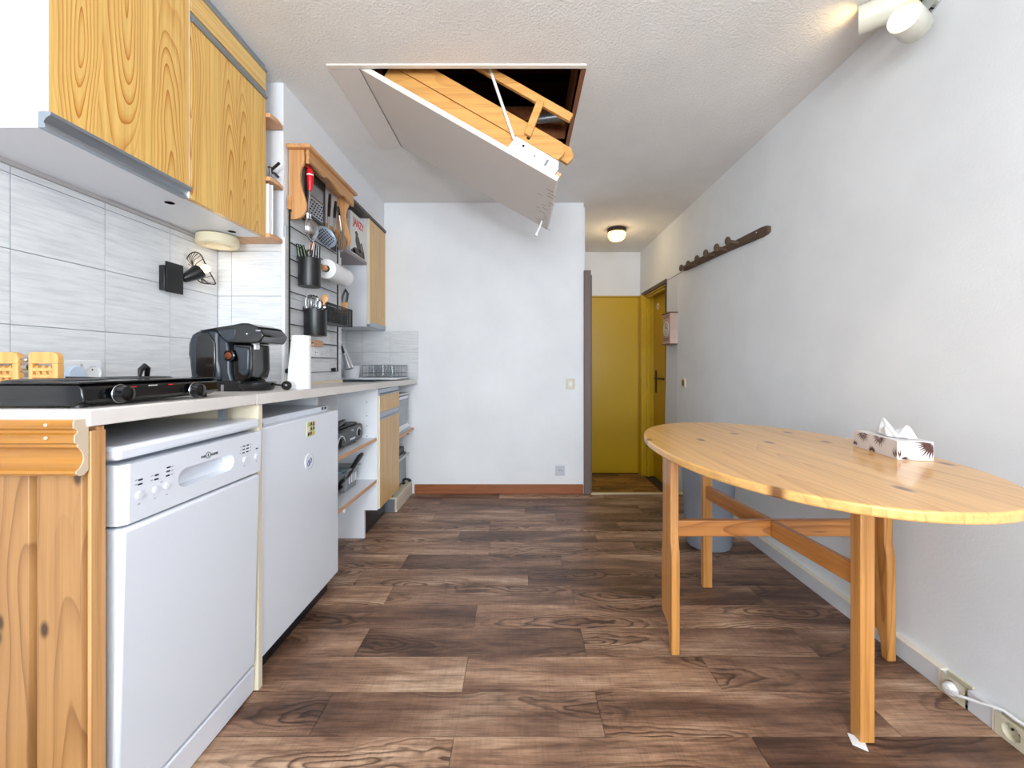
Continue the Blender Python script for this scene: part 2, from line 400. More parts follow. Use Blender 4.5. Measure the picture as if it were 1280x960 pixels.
# left side: tiled main wall, projecting pillar, bulkhead over the far recess
YP0, YP1 = 1.86, 2.443
lw = MB(); lw.box(XL-0.1, XL, YR-0.1, YB+0.1, 0, H)
lw = struct('wall_left', lw, WALL)
lwp = struct('wall_pillar', MB().box(XL, XP, YP0, YP1, 0, H), WALL)
struct('wall_bulkhead', MB().box(XL, XP, YP1, YB, 2.085, H), WALL)
MB().box(XL, XL+0.004, YR, YP0, 0.86, 1.60).build('grout', GROUT, lw); MB().box(XL, XP-0.004, YP0-0.004, YP0, 0.86, 1.60).build('grout', GROUT, lwp)
MB().box(XP, XP+0.004, YP0, YP1, 0.86, 1.66).build('grout', GROUT, lwp); MB().box(XL, XL+0.004, YP1, YB, 0.86, 1.287).build('grout', GROUT, lw)
_tm = {}
def tile(x0, x1, y0, y1, z0, z1, parent, gap=0.0022):
    key = (round(x1-x0, 3), round(y1-y0, 3), round(z1-z0, 3))
    if key not in _tm:
        g0 = [gap/2 if d > 0.01 else 0 for d in key]
        me = MB().box(g0[0], key[0]-g0[0], g0[1], key[1]-g0[1], g0[2], key[2]-g0[2]).mesh('tile'); me.materials.append(TILE); _tm[key] = me
    o = bpy.data.objects.new('tile', _tm[key]); C.objects.link(o); o.parent = parent; o.location = Vector((x0, y0, z0))-world_loc(parent)
rows = [(0.86, 0.926), (0.926, 1.129), (1.129, 1.332), (1.332, 1.535), (1.535, 1.60)]
cols = [1.0987+0.2505*k for k in range(-3, 4)]
for z0, z1 in rows:
    for y0, y1 in zip(cols, cols[1:]+[YP0]):
        if y1-y0 > 0.015: tile(XL+0.001, XL+0.008, y0, min(y1, YP0-0.008), z0, z1, lw)
    for x0, x1 in ((XL+0.008, -1.31), (-1.31, XP-0.006)): tile(x0, x1, YP0-0.008, YP0-0.001, z0, z1, lwp)
    for y0, y1 in ((YP0, 2.05), (2.05, 2.30), (2.30, YP1)): tile(XP+0.001, XP+0.008, y0, y1, z0, z1+(0.06 if z1 == 1.60 else 0), lwp)
MB().box(XP-0.006, XP+0.010, YP0-0.010, YP0+0.006, 0.93, 1.60).build('corner_profile', mat('white_tile_trim', (240, 242, 246), 0.3), lwp, 0.002)
rows2 = [(0.86, 0.915), (0.915, 1.12), (1.12, 1.287)]
for z0, z1 in rows2:
    for y0, y1 in ((YP1, 2.67), (2.67, 2.92), (2.92, YB)): tile(XL+0.001, XL+0.008, y0, y1, z0, z1, lw)
# back wall
bw = struct('wall_back', MB().box(XL, 0.505, YB, YB+0.09, -0.05, H), WALL)
MB().box(XL, -0.808, YB-0.004, YB, 0.86, 1.287).build('grout', GROUT, bw)
for z0, z1 in rows2:
    for x0, x1 in ((XL+0.008, -1.248), (-1.248, -1.027), (-1.027, -0.806)): tile(x0, x1, YB-0.008, YB-0.001, z0, z1, bw)
struct('baseboard_back', MB().box(-0.835, 0.50, YB-0.016, YB, 0, 0.073), BASEW, bevel=0.004)
# hall
struct('wall_hall_left', MB().box(0.43, 0.53, YB+0.09, 4.74, -0.21, H), WALL)
struct('wall_hall_end', MB().box(0.43, 1.60, 4.66, 4.76, -0.21, H), WALL)
struct('trim_2', MB().box(0.505, 0.558, YB-0.03, YB+0.06, 0, 1.765).box(0.558, 0.572, YB+0.0, YB+0.05, 0, 1.735), BROWNP, bevel=0.003)
d1 = MB().box(0.60, 1.345, 4.62, 4.662, -0.205, 1.785)
d1 = struct('door_1', d1, YELLOW, bevel=0.002)
MB().box(0.585, 1.352, 4.605, 4.66, 1.785, 1.80).build('head_trim', mat('dull_yellow_trim', (190, 158, 60), 0.5), d1, 0.002)
for z in (0.15, 1.0, 1.6): MB().cyl((1.340, 4.612, z), (1.340, 4.612, z+0.09), 0.008).build('hinge', mat('painted_hinge_%d' % int(z*10), (196, 164, 30), 0.4), d1)
# right wall, leaning out slightly, with the door opening in the hall
def wquad(m, y0, y1, z0, z1, t=0.2):
    m.add([(xr(z0), y0, z0), (xr(z0)+t, y0, z0), (xr(z0)+t, y1, z0), (xr(z0), y1, z0), (xr(z1), y0, z1), (xr(z1)+t, y0, z1), (xr(z1)+t, y1, z1), (xr(z1), y1, z1)],
          [(0,3,2,1),(4,5,6,7),(0,1,5,4),(1,2,6,5),(2,3,7,6),(3,0,4,7)])
rw = MB(); dy0, dy1, dzt = 3.80, 4.54, 1.80
wquad(rw, YR-0.1, dy0, -0.21, H, 0.06); wquad(rw, dy0, dy1, dzt, H); wquad(rw, dy1, 4.76, -0.21, H)
rw = struct('wall_right', rw, WALLR)
pn = MB(); wq = [(3.52, -0.0), (dy0, 0.0), (dy0, dzt), (3.52, dzt)]
pn.add([(xr(z)-0.0008, y, z) for y, z in wq]+[(xr(z)+0.003, y, z) for y, z in wq], [(0,1,2,3),(4,7,6,5),(0,4,5,1),(1,5,6,2),(2,6,7,3),(3,7,4,0)])
pn.build('smooth_panel', mat('white_painted_panel', (220, 223, 228), 0.7), rw)
MB().tube([(xr(dzt)-0.002, 3.0, dzt+0.004), (xr(dzt)-0.002, dy0, dzt+0.004)], 0.0025, 6).build('seam', GREY, rw)
d2 = MB().box(1.475, 1.512, dy0-0.05, dy1, -0.205, dzt-0.03)
d2 = struct('door_2', d2, YELLOW, bevel=0.002)
fr = MB()
fr.box(1.372, 1.54, dy1-0.035, dy1+0.001, -0.21, dzt); fr.box(1.395, 1.43, dy1-0.055, dy1-0.03, -0.21, dzt-0.03)
fr.box(1.338, 1.373, dy1-0.036, 4.618, -0.205, dzt-0.01)
fr.build('door_frame', YELLOW, d2, 0.003)
fr = MB().box(1.372, 1.54, dy0, dy1, dzt-0.03, dzt+0.002); fr.box(1.39, 1.43, dy0, dy1-0.03, dzt-0.05, dzt-0.028)
fr.build('head_frame', YELLOW, d2, 0.003)
tr = MB().box(xr(dzt)-0.01, xr(dzt)+0.02, dy0, dy1+0.03, dzt-0.015, dzt+0.022)
tr.build('head_trim', mat('dark_brown_trim', (74, 52, 30), 0.5), d2, 0.003)
MB().box(1.355, 1.40, dy0-0.004, dy0+0.012, -0.2, dzt).build('near_trim', mat('dark_brown_jamb', (52, 38, 26), 0.5), d2)
hd = MB().box(1.468, 1.475, 4.40, 4.44, 0.72, 0.96)
hd = hd.build('handle_plate', BLACKM, d2, 0.003)
MB().tube([(1.475, 4.42, 0.875), (1.458, 4.42, 0.875), (1.455, 4.40, 0.875), (1.455, 4.13, 0.875)], 0.009).build('lever', BLACKM, hd)
npl = MB().lathe([(0.034, 0), (0.034, 0.004)], (1.475, 4.36, 1.645), (-1, 0, 0), 20)
npl = npl.build('number_plate', mat('white_number_plate', (222, 220, 200), 0.4), d2)
text('103', 0.028, (1.4706, 4.36, 1.645), (0, -1, 0), (0, 0, 1), PRINT, npl)
# right skirting: a white duct with two sockets let into it
XB = 1.322
def skirt(y0, y1, mm, name, parent=None):
    m = MB(); m.box(XB, XRB+0.012, y0, y1, 0.0, 0.060)
    return m.build(name, mm, parent, 0.002)
bb = skirt(1.283, 3.24, mat('white_skirting', (214, 216, 220), 0.45), 'baseboard_right'); bb['kind'] = 'structure'
skirt(1.136, 1.206, bpy.data.materials['white_skirting'], 'skirting_piece', bb)
skirt(YR, 1.055, bpy.data.materials['white_skirting'], 'skirting_piece', bb)
lip = MB(); lip.box(XB-0.002, XRB+0.01, 1.28, 3.24, 0.060, 0.0665); lip.box(XB-0.003, XB+0.01, 1.283, 1.288, 0, 0.062); lip.box(XB-0.003, XB+0.01, 1.136, 1.141, 0, 0.062)
lip.build('cover_strip', mat('cream_cover_strip', (228, 220, 206), 0.5), bb, 0.001)
for i, (y0, y1, lab) in enumerate(((1.208, 1.281, 'beige socket let into the white skirting with a white plug in it'), (1.056, 1.134, 'empty beige socket let into the white skirting, nearest the camera'))):
    t = thing('floor_socket', lab, 'socket', (XB, (y0+y1)/2, 0), 'sockets in the skirting')
    yc = (y0+y1)/2
    MB().hole_plate([(y0, 0.001), (y1, 0.001), (y1, 0.064), (y0, 0.064)], [(yc+0.022*math.cos(a*math.pi/10), 0.033+0.022*math.sin(a*math.pi/10)) for a in range(20)],
        lambda u, v, d: (XB-0.004+d, u, v), [(0.001, 0.002), (0.002, 0.017)]).build('face', BEIGEP, t)
    MB().box(XB+0.018, XRB+0.01, y0, y1, 0.0, 0.064).build('case', BEIGEP, t)
    h = MB()
    for s in (-0.009, 0.009): h.cyl((XB+0.0125, yc+s, 0.033), (XB+0.0085, yc+s, 0.033), 0.003)
    h.build('pin_hole', BLACK, t)['kind'] = 'stuff'
pg = thing('plug', 'white plug with a cord lying along the skirting, in the socket by the table', 'plug', (XB, 1.244, 0.03))
MB().lathe([(0.012, 0), (0.019, 0.004), (0.019, 0.018), (0.013, 0.030), (0.0, 0.033)], (XB+0.010, 1.246, 0.031), (-1, 0, 0), 20).build('plug_body', PAPER, pg)
MB().tube([(XB-0.020, 1.240, 0.032), (XB-0.024, 1.215, 0.037), (XB-0.014, 1.19, 0.046), (XB-0.008, 1.165, 0.055), (XB-0.003, 1.14, 0.066), (XB+0.006, 1.12, 0.0705), (XB+0.004, 1.09, 0.071), (XB+0.012, 1.05, 0.071), (XB+0.006, 0.98, 0.071), (XB+0.008, 0.7, 0.071)], 0.0042, 8).build('cord', PAPER, pg)
# wall behind the camera with its window
rwall = MB()
for a in ((-1.48, -0.95, 0, H), (1.15, 1.5, 0, H), (-0.95, 1.15, 0, 0.45), (-0.95, 1.15, 2.25, H)): rwall.box(a[0], a[1], YR-0.1, YR, a[2], a[3])
struct('wall_rear', rwall, WALL)
wf = MB()
for a in ((-0.95, -0.89, 0.45, 2.25), (1.09, 1.15, 0.45, 2.25), (0.06, 0.14, 0.45, 2.25), (-0.95, 1.15, 0.45, 0.52), (-0.95, 1.15, 2.18, 2.25)): wf.box(a[0], a[1], YR-0.08, YR-0.02, a[2], a[3])
wn = struct('window_1', wf, WHITE, bevel=0.004)
MB().box(-1.0, 1.2, YR-0.02, YR+0.06, 0.42, 0.45).build('window_sill', WHITE, wn, 0.004)
wf2 = MB()  # unseen window, added on the right wall to go with the side fill light
for a in ((-2.15, -2.08, 0.65, 2.05), (-0.92, -0.85, 0.65, 2.05), (-1.53, -1.47, 0.65, 2.05), (-2.15, -0.85, 0.65, 0.72), (-2.15, -0.85, 1.98, 2.05)): wf2.box(1.325, 1.36, a[0], a[1], a[2], a[3])
w2 = struct('added_window', wf2, WHITE, bevel=0.004)
MB().box(1.33, 1.36, -2.08, -0.92, 0.72, 1.98).build('pane', mat('added_window_pane', (240, 244, 248), 0.1), w2)
rl = thing('ceiling_lamp', 'glass globe lamp hanging from the ceiling behind the camera', 'lamp', (0.20, -1.10, H))
MB().lathe([(0.05, 0), (0.05, -0.02), (0.006, -0.03), (0.006, -0.05)], (0.20, -1.10, H)).build('rose', WHITE, rl)
MB().ball((0.20, -1.10, 2.235), 0.03).build('bulb', BULB, rl)
# attic above the hatch
at = MB()
at.box(-1.2, 1.2, 1.0, 1.03, H+0.05, 3.3); at.box(-1.2, 1.2, 3.2, 3.23, H+0.05, 3.3); at.box(-1.23, -1.2, 1.0, 3.23, H+0.05, 3.3); at.box(1.2, 1.23, 1.0, 3.23, H+0.05, 3.3); at.box(-1.23, 1.23, 1.0, 3.23, 3.3, 3.33)
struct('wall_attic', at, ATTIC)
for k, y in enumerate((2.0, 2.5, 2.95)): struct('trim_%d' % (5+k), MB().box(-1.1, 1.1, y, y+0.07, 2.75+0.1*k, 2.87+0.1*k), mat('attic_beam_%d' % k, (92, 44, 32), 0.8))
lin = MB(); lin.box(hx1, hx1+0.022, hy0-0.02, hy1+0.022, H-0.003, H+0.24); lin.box(hx0, hx1+0.022, hy1, hy1+0.022, H+0.001, H+0.24)
lin.box(hx0-0.02, hx0, hy0, hy1, H, H+0.2)
struct('trim_3', lin, wood('hatch_lining_wood', (150, 92, 54), (96, 52, 26), 'y', 8, 50, 0.6))
struct('trim_4', MB().box(-0.83, hx1+0.022, hy0-0.022, hy0, H-0.006, H+0.2), mat('white_hatch_rim', (236, 228, 218), 0.5), bevel=0.002)
st = MB().box(-0.828, -0.699, hy0, hy1, H-0.005, H+0.01)
struct('trim_8', st, HATCHP, bevel=0.0015)

# ================================================================ KITCHEN RUN ON THE LEFT
def ct(Y): return 0.935-0.0125*(Y-0.8)            # height of the slightly sloping worktop
XC = -0.815
# ---- worktops
def worktop(y0, y1, label, th=0.033):
    b = (XL, y0, ct(y0)-th)
    t = thing('worktop', label, 'worktop', ((XL+XC)/2, (y0+y1)/2, ct((y0+y1)/2)-th))
    m = MB(); m.add([(XL+0.009, y0, ct(y0)-th), (XC, y0, ct(y0)-th), (XC, y1, ct(y1)-th), (XL+0.009, y1, ct(y1)-th), (XL+0.009, y0, ct(y0)), (XC, y0, ct(y0)), (XC, y1, ct(y1)), (XL+0.009, y1, ct(y1))],
        [(0,3,2,1),(4,5,6,7),(0,1,5,4),(1,2,6,5),(2,3,7,6),(3,0,4,7)])
    return t, m
t, m = worktop(0.772, 1.262, 'pale whitened worktop over the dishwasher, carrying the black hotplate')
m.build('slab', COUNTER, t, 0.003)
MB().box(-0.90, -0.885, 1.215, 1.235, 0.845, ct(1.2)-0.033).box(-0.90, -0.87, 1.212, 1.238, ct(1.2)-0.036, ct(1.2)-0.033).build('bracket', GREY, t)
t2 = thing('worktop', 'long pale worktop from the fridge to the back wall, with the sink let in', 'worktop', (-1.0, 2.25, ct(2.25)-0.033))
def slab(x0, x1, y0, y1, m, th=0.033):
    m.add([(x0, y0, ct(y0)-th), (x1, y0, ct(y0)-th), (x1, y1, ct(y1)-th), (x0, y1, ct(y1)-th), (x0, y0, ct(y0)), (x1, y0, ct(y0)), (x1, y1, ct(y1)), (x0, y1, ct(y1))],
        [(0,3,2,1),(4,5,6,7),(0,1,5,4),(1,2,6,5),(2,3,7,6),(3,0,4,7)])
m = MB(); slab(XL+0.009, XC, 1.2635, YP0-0.009, m); slab(XP+0.009, XC, YP0-0.009, YP1, m); slab(XL+0.009, XC, YP1, 2.50, m); slab(-0.90, XC, 2.50, 2.98, m); slab(XL+0.009, -1.30, 2.5, 2.98, m); slab(XL+0.009, XC, 2.98, YB-0.009, m)
m.build('slab', COUNTER, t2)
MB().box(XP+0.009, XP+0.02, YP0+0.002, YP1-0.005, ct(1.9)-0.01, ct(1.9)+0.012).build('sealing_strip', CREAM, t2, 0.002)
# ---- pine end panel facing the camera
t = thing('end_panel', 'varnished pine boarded end panel with a moulding, at the near end of the worktop', 'panel', (-1.1, 0.79, 0))
X0 = XL+0.005; xb = [X0, -1.245, -1.139, -1.033, -0.927, -0.826]
for i, (a, b) in enumerate(zip(xb, xb[1:])):
    MB().prism([(a+0.002, 0.786), (a+0.008, 0.776), (b-0.008, 0.776), (b-0.002, 0.786), (b-0.0015, 0.794), (a+0.0015, 0.794)], 0.0, 0.905, 'z').build('board', PINEB, t, 0.001)
MB().box(X0, -0.822, 0.7945, 0.806, 0, 0.900).build('backing', PINEE, t)
MB().box(-0.825, -0.818, 0.778, 0.8062, 0, 0.893).build('edge_strip', PINEE, t, 0.001)
mp = [(0.776, 0.918), (0.752, 0.918), (0.750, 0.914), (0.750, 0.903), (0.757, 0.898), (0.757, 0.894), (0.752, 0.890), (0.752, 0.876), (0.757, 0.872), (0.757, 0.867), (0.760, 0.864), (0.766, 0.855), (0.768, 0.845), (0.766, 0.835), (0.760, 0.826), (0.755, 0.823), (0.755, 0.818), (0.760, 0.813), (0.768, 0.813), (0.776, 0.820)]
mo = MB().prism(mp, X0, -0.8225, 'x').build('moulding', PINEM, t)
MB().prism(mp, -0.8224, -0.8205, 'x').build('sawn_end', MOULDEND, mo)
nh = MB()
for x, z in ((-0.872, 0.909), (-0.872, 0.885), (-1.02, 0.909)): nh.ball((x, 0.7505, z), 0.0035, 8, 5)
nh.build('nail_hole', MOULDEND, mo)['kind'] = 'stuff'
# ---- dishwasher
YD0, YD1 = 0.828, 1.272
t = thing('dishwasher', 'slim white freestanding dishwasher under the worktop beside the pine panel', 'dishwasher', (-1.08, 1.05, 0))
MB().box(-1.35, -0.865, YD0+0.005, YD1-0.005, 0.02, 0.822).build('body', WHITE2, t)
MB().box(-1.36, -0.812, YD0-0.004, YD1+0.003, 0.824, 0.853).build('top', WHITE2, t, 0.009, 3)
def dx(z): return -0.804-0.018*(0.812-z)/0.72
MB().prism([(-0.855, 0.090), (dx(0.09), 0.090), (dx(0.684), 0.684), (-0.855, 0.684)], YD0, YD1-0.002, 'y').build('door', WHITE2, t, 0.009, 3)
zc, ya, yb, r = 0.749, 0.985, 1.126, 0.023
stad = [(yb+r*math.cos(a), zc+r*math.sin(a)) for a in [(-90+15*k)*math.pi/180 for k in range(13)]]+[(ya+r*math.cos(a), zc+r*math.sin(a)) for a in [(90+15*k)*math.pi/180 for k in range(13)]]
cp = MB(); y0, y1, z0, z1 = YD0, YD1, 0.691, 0.815
fn = lambda u, v, d: (dx(v)-d, u, v)
c1 = 0.014
cp.hole_plate([(y0+c1, z0), (y1-0.004, z0), (y1-0.004, z1), (y0+c1, z1)], stad, fn, [(0.0005, 0.002), (0.004, 0.016), (0.009, 0.026)])
def quad(m, *p): m.add(list(p), [tuple(range(len(p)))])
A = lambda u, v, d=0: (dx(v)-d, u, v)
quad(cp, A(y0+c1, z0), A(y0+c1, z1), A(y0, z1, 0.010), A(y0, z0, 0.010)); quad(cp, A(y0, z0, 0.010), A(y0, z1, 0.010), A(y0, z1, 0.055), A(y0, z0, 0.055))
quad(cp, A(y1-0.004, z0), A(y1, z0, 0.004), A(y1, z1, 0.004), A(y1-0.004, z1)); quad(cp, A(y1, z0, 0.004), A(y1, z0, 0.055), A(y1, z1, 0.055), A(y1, z1, 0.004))
quad(cp, A(y0+c1, z1), A(y1-0.004, z1), A(y1, z1, 0.004), A(y1, z1, 0.055), A(y0, z1, 0.055), A(y0, z1, 0.010))
quad(cp, A(y0+c1, z0), A(y0, z0, 0.010), A(y0, z0, 0.055), A(y1, z0, 0.055), A(y1, z0, 0.004), A(y1-0.004, z0))
cp = cp.build('control_panel', WHITE2, t)
def dwp(px, py):                                   # pixel on the control panel -> (Y, Z)
    p = PX(px, py, -0.806); return p.y, p.z
def z4(u, v): return dwp(160+u/7.11, 530+v/7.11)    # pixel of the detail crop
for u, v, rr in ((98, 630, 0.0085), (242, 583, 0.0075), (343, 548, 0.0075), (1035, 315, 0.0075), (1138, 287, 0.0085)):
    y, z = z4(u, v); MB().lathe([(rr, 0), (rr, 0.003), (rr*0.85, 0.0045), (0, 0.005)], (dx(z)-0.0005, y, z), (1, 0, 0), 18).build('button', WHITE2, cp)
for u, v in ((105, 495), (103, 534), (250, 453), (248, 490), (355, 385), (352, 420), (350, 458), (1027, 197), (1025, 226), (1023, 256), (1060, 187), (1058, 216), (1057, 245), (1142, 217)):
    y, z = z4(u, v); MB().box(dx(z)-0.001, dx(z)+0.0006, y-0.005, y+0.005, z-0.0018, z+0.0018).build('indicator_mark', PRINT, cp)
gm = MB()
for u, v in ((68, 500), (66, 540), (208, 462), (206, 500), (388, 375), (388, 410), (388, 445), (97, 712), (240, 660), (345, 625), (1000, 205), (998, 235), (996, 262), (1086, 180), (1085, 208), (1084, 238), (1035, 372), (1140, 330), (295, 515)):
    y, z = z4(u, v); gm.box(dx(z)-0.001, dx(z)+0.0004, y-0.003, y+0.003, z-0.0012, z+0.0012)
gm.build('printed_symbols', GREYPR, cp)['kind'] = 'stuff'
y, z = z4(708, 276)
lg = MB(); lg.tube([(dx(z)+0.0004, y+0.0078*math.cos(a*math.pi/12), z+0.0078*math.sin(a*math.pi/12)) for a in range(24)], 0.0008, 5, True)
lg.box(dx(z), dx(z)+0.0006, y-0.0012, y+0.0012, z-0.004, z+0.004)
lg.build('logo_ring', PRINT, cp)
text('FAR', 0.0085, (dx(z)+0.0006, y-0.0165, z-0.001), (0, 1, 0), (0, 0, 1), PRINT, cp)
text('HOME', 0.0085, (dx(z)+0.0006, y+0.0215, z-0.001), (0, 1, 0), (0, 0, 1), PRINT, cp)
MB().prism([(-0.87, 0.004), (-0.829, 0.004), (-0.824, 0.083), (-0.87, 0.083)], YD0+0.002, YD1-0.002, 'y').build('kick_plate', WHITE2, t, 0.004)
# ---- white dividing panel
one('divider_panel', MB().box(XL+0.02, XC-0.004, 1.277, 1.298, 0, ct(1.28)-0.034), CREAM, 'thin cream edged upright panel between dishwasher and fridge', 'panel', (-1.1, 1.287, 0), bevel=0.0015)
# ---- fridge
t = thing('fridge', 'small white under counter fridge with two magnets on its door', 'fridge', (-1.1, 1.58, 0))
YF0, YF1 = 1.306, 1.853
MB().box(-1.36, -0.885, YF0+0.004, YF1-0.004, 0.03, 0.80).build('body', WHITE2, t)
MB().box(-1.36, -0.868, YF0+0.002, YF1-0.01, 0.80, 0.838).build('top', WHITE2, t, 0.003)
v = MB()
for y in (YF1-0.06, YF1-0.035): v.box(-0.870, -0.8672, y-0.008, y+0.008, 0.822, 0.834)
v.build('vent_slot', BLACK, t)
MB().box(-0.878, -0.825, YF0, YF1, 0.082, 0.817).build('door', WHITE2, t, 0.005, 3)
MB().box(-0.885, -0.876, YF0+0.01, YF1-0.01, 0.085, 0.81).build('door_seal', GREY, t)
MB().box(-1.30, -0.872, YF0+0.004, YF1-0.006, 0.0, 0.078).build('base_grille', BLACK, t)
gr = MB()
for k in range(26): gr.box(-0.8725, -0.869, YF0+0.015+k*0.02, YF0+0.027+k*0.02, 0.030, 0.062)
gr.build('grille_slats', DGREY, t)['kind'] = 'stuff'
hb = MB().box(-0.868, -0.84, YF0+0.002, YF0+0.03, 0.818, 0.832).build('hinge', GREY, t, 0.002)
# magnets
mg = thing('square_magnet', 'small square picture magnet in green, red and yellow, high on the fridge door', 'magnet', (-0.8245, 1.606, 0.768))
MB().box(-0.8249, -0.8225, 1.577, 1.636, 0.739, 0.797).build('plate', mat('magnet_cream', (214, 212, 168), 0.5), mg)
random.seed(3)
cols_ = [(40, 62, 34), (150, 40, 48), (188, 190, 60), (230, 226, 200), (96, 52, 44), (70, 110, 50), (170, 180, 90)]
for i in range(9):
    cc = cols_[i % 7]; a, b = i % 3, i//3
    yy = 1.580+0.0185*a; zz = 0.742+0.0185*b
    MB().prism([(yy+random.uniform(-.001, .003), zz), (yy+0.016, zz+random.uniform(0, .006)), (yy+0.013, zz+0.016), (yy+random.uniform(0, .005), zz+0.013)], -0.8226, -0.8219, 'x').build('printed_patch', bpy.data.materials.get('patch_%d' % (i % 7)) or mat('patch_%d' % (i % 7), cc, 0.5), mg)
mg = thing('round_magnet', 'round white magnet with a blue looped emblem, lower on the fridge door', 'magnet', (-0.8245, 1.594, 0.642))
MB().lathe([(0.031, 0), (0.031, 0.0022), (0.030, 0.003)], (-0.8249, 1.594, 0.642), (1, 0, 0), 32).build('disc', WHITE, mg)
def loop(cy, cz, ry, rz, tilt, rr=0.0012): return [(-0.8215, cy+ry*math.cos(a)*math.cos(tilt)-rz*math.sin(a)*math.sin(tilt), cz+ry*math.cos(a)*math.sin(tilt)+rz*math.sin(a)*math.cos(tilt)) for a in [k*math.pi/10 for k in range(20)]]
BLU = mat('navy_print', (44, 62, 116), 0.5)
em = MB(); em.tube(loop(1.587, 0.637, 0.0075, 0.011, -0.35), 0.0015, 5, True); em.tube(loop(1.601, 0.645, 0.0075, 0.009, -0.35), 0.0013, 5, True); em.tube([(-0.8215, 1.594, 0.648), (-0.8215, 1.590, 0.630)], 0.0013, 5)
em.build('emblem', BLU, mg)
MB().tube(loop(1.594, 0.642, 0.0295, 0.0295, 0), 0.0005, 5, True).build('ring_line', mat('pale_blue_print', (150, 160, 200), 0.5), mg)
# ---- open shelf unit and base cabinet
t = thing('open_shelf_unit', 'open white base unit with two shelves between the fridge and the wooden door', 'shelf', (-1.1, 2.13, 0))
MB().prism([(XL+0.02, 0), (-0.915, 0), (-0.915, 0.165), (-0.838, 0.165), (-0.838, ct(2.4)-0.034), (XL+0.02, ct(2.4)-0.034)], 2.398, 2.416, 'y').build('side_panel', WHITE, t)
MB().box(XL+0.02, -0.93, 1.862, 1.878, 0, ct(1.87)-0.034).build('side_panel', WHITE, t)
MB().box(XL+0.012, XL+0.02, 1.86, 2.416, 0.1, ct(2.4)-0.04).build('back_panel', WHITE, t)
hh = MB()
for z in (0.60, 0.66, 0.72, 0.80): hh.cyl((-0.90, 2.398, z), (-0.90, 2.3972, z), 0.003, n=8)
hh.build('peg_hole', DGREY, t)['kind'] = 'stuff'
for z in (0.583, 0.337):
    s = MB().box(XL+0.022, -0.844, 1.879, 2.397, z-0.010, z+0.009).build('shelf', WHITE, t)
    MB().box(-0.8438, -0.842, 1.879, 2.397, z-0.010, z+0.009).build('front_edge', SHELFE, s)
fx = MB()
for y in (1.95, 2.36): MB().cyl((-0.8425, y, 0.320), (-0.838, y, 0.320), 0.009, n=12).build('shelf_fitting', PAPER, s)
t = thing('base_cabinet', 'base cabinet with a narrow wood grained drawer and door by the microwave', 'cabinet', (-1.1, 2.61, 0))
MB().box(XL+0.02, -0.852, 2.417, 2.80, 0.165, ct(2.6)-0.034).build('body', WHITE, t)
MB().box(-1.30, -0.93, 2.42, 2.80, 0.0, 0.163).build('plinth', BLACK, t)
d = MB().box(-0.850, -0.830, 2.419, 2.803, 0.735, 0.835).build('drawer', DOORW, t, 0.001)
MB().prism([(-0.850, 0.836), (-0.826, 0.836), (-0.824, 0.842), (-0.836, 0.850), (-0.836, 0.874), (-0.850, 0.874)], 2.419, 2.803, 'y').build('handle_profile', ALU, d)
d = MB().box(-0.850, -0.830, 2.419, 2.803, 0.168, 0.690).build('door', DOORW, t, 0.001)
MB().box(-0.850, -0.8305, 2.4165, 2.4188, 0.168, 0.835).build('edge_band', CREAM, d)
MB().prism([(-0.850, 0.691), (-0.826, 0.691), (-0.824, 0.697), (-0.836, 0.705), (-0.836, 0.732), (-0.850, 0.732)], 2.419, 2.803, 'y').build('handle_profile', ALU, d)
# ---- open bay with microwave and mini oven
t = thing('appliance_shelf', 'open bay with a pale shelf for microwave and mini oven against the back wall', 'shelf', (-1.1, 3.02, 0))
s = MB().box(XL+0.02, -0.852, 2.805, YB-0.017, 0.507, 0.525).build('shelf', WHITE, t)
MB().box(-0.8519, -0.838, 2.805, YB-0.018, 0.507, 0.525).build('front_edge', SHELFE, s)
MB().box(-0.875, -0.86, 3.13, 3.16, 0.485, 0.5065).build('shelf_bracket', BLACK, s)
MB().box(XL+0.02, -0.865, 2.805, YB-0.017, 0.795, 0.805).build('top_shelf', WHITE, t)
MB().box(XL+0.02, -0.853, 2.83, YB-0.018, 0.086, 0.100).build('base_board', CREAM, t)
MB().box(-0.868, -0.852, 2.825, YB-0.018, 0, 0.0855).build('plinth_board', wood('pale_plinth_oak', (214, 202, 188), (176, 160, 142), 'y', 10, 50, 0.5, contrast=0.5), t, 0.001)
MB().box(-1.25, -0.869, 2.826, 2.842, 0, 0.0855).build('plinth_return', ALU, t)
mw = thing('microwave', 'white microwave with a grey window on the upper shelf of the bay', 'microwave', (-1.05, 3.0, 0.525))
MB().box(-1.27, -0.885, 2.815, YB-0.03, 0.532, 0.785).build('body', WHITE2, mw, 0.004)
MB().box(-0.885, -0.868, 2.815, YB-0.03, 0.530, 0.787).build('front', WHITE2, mw, 0.004)
MB().box(-0.869, -0.8662, 2.835, YB-0.085, 0.575, 0.765).build('window', GLASSM, mw, 0.002)
MB().box(-0.8690, -0.8665, YB-0.075, YB-0.07, 0.56, 0.78).build('door_gap', GREY, mw)
ft = MB()
for y in (2.84, 3.18):
    for x in (-1.2, -0.92): MB().cyl((x, y, 0.525), (x, y, 0.533), 0.012, n=10).build('foot', BLACK, mw)
mo = thing('mini_oven', 'small black mini oven with a silver handle on the floor board of the bay', 'oven', (-1.05, 3.0, 0.10))
MB().box(-1.22, -0.905, 2.815, YB-0.05, 0.112, 0.385).build('body', BLACK, mo, 0.006)
MB().box(-0.905, -0.892, 2.815, YB-0.05, 0.120, 0.345).build('door', BLACKG, mo, 0.003)
MB().box(-0.893, -0.8905, 2.835, YB-0.07, 0.14, 0.31).build('window', GLASSD, mo)
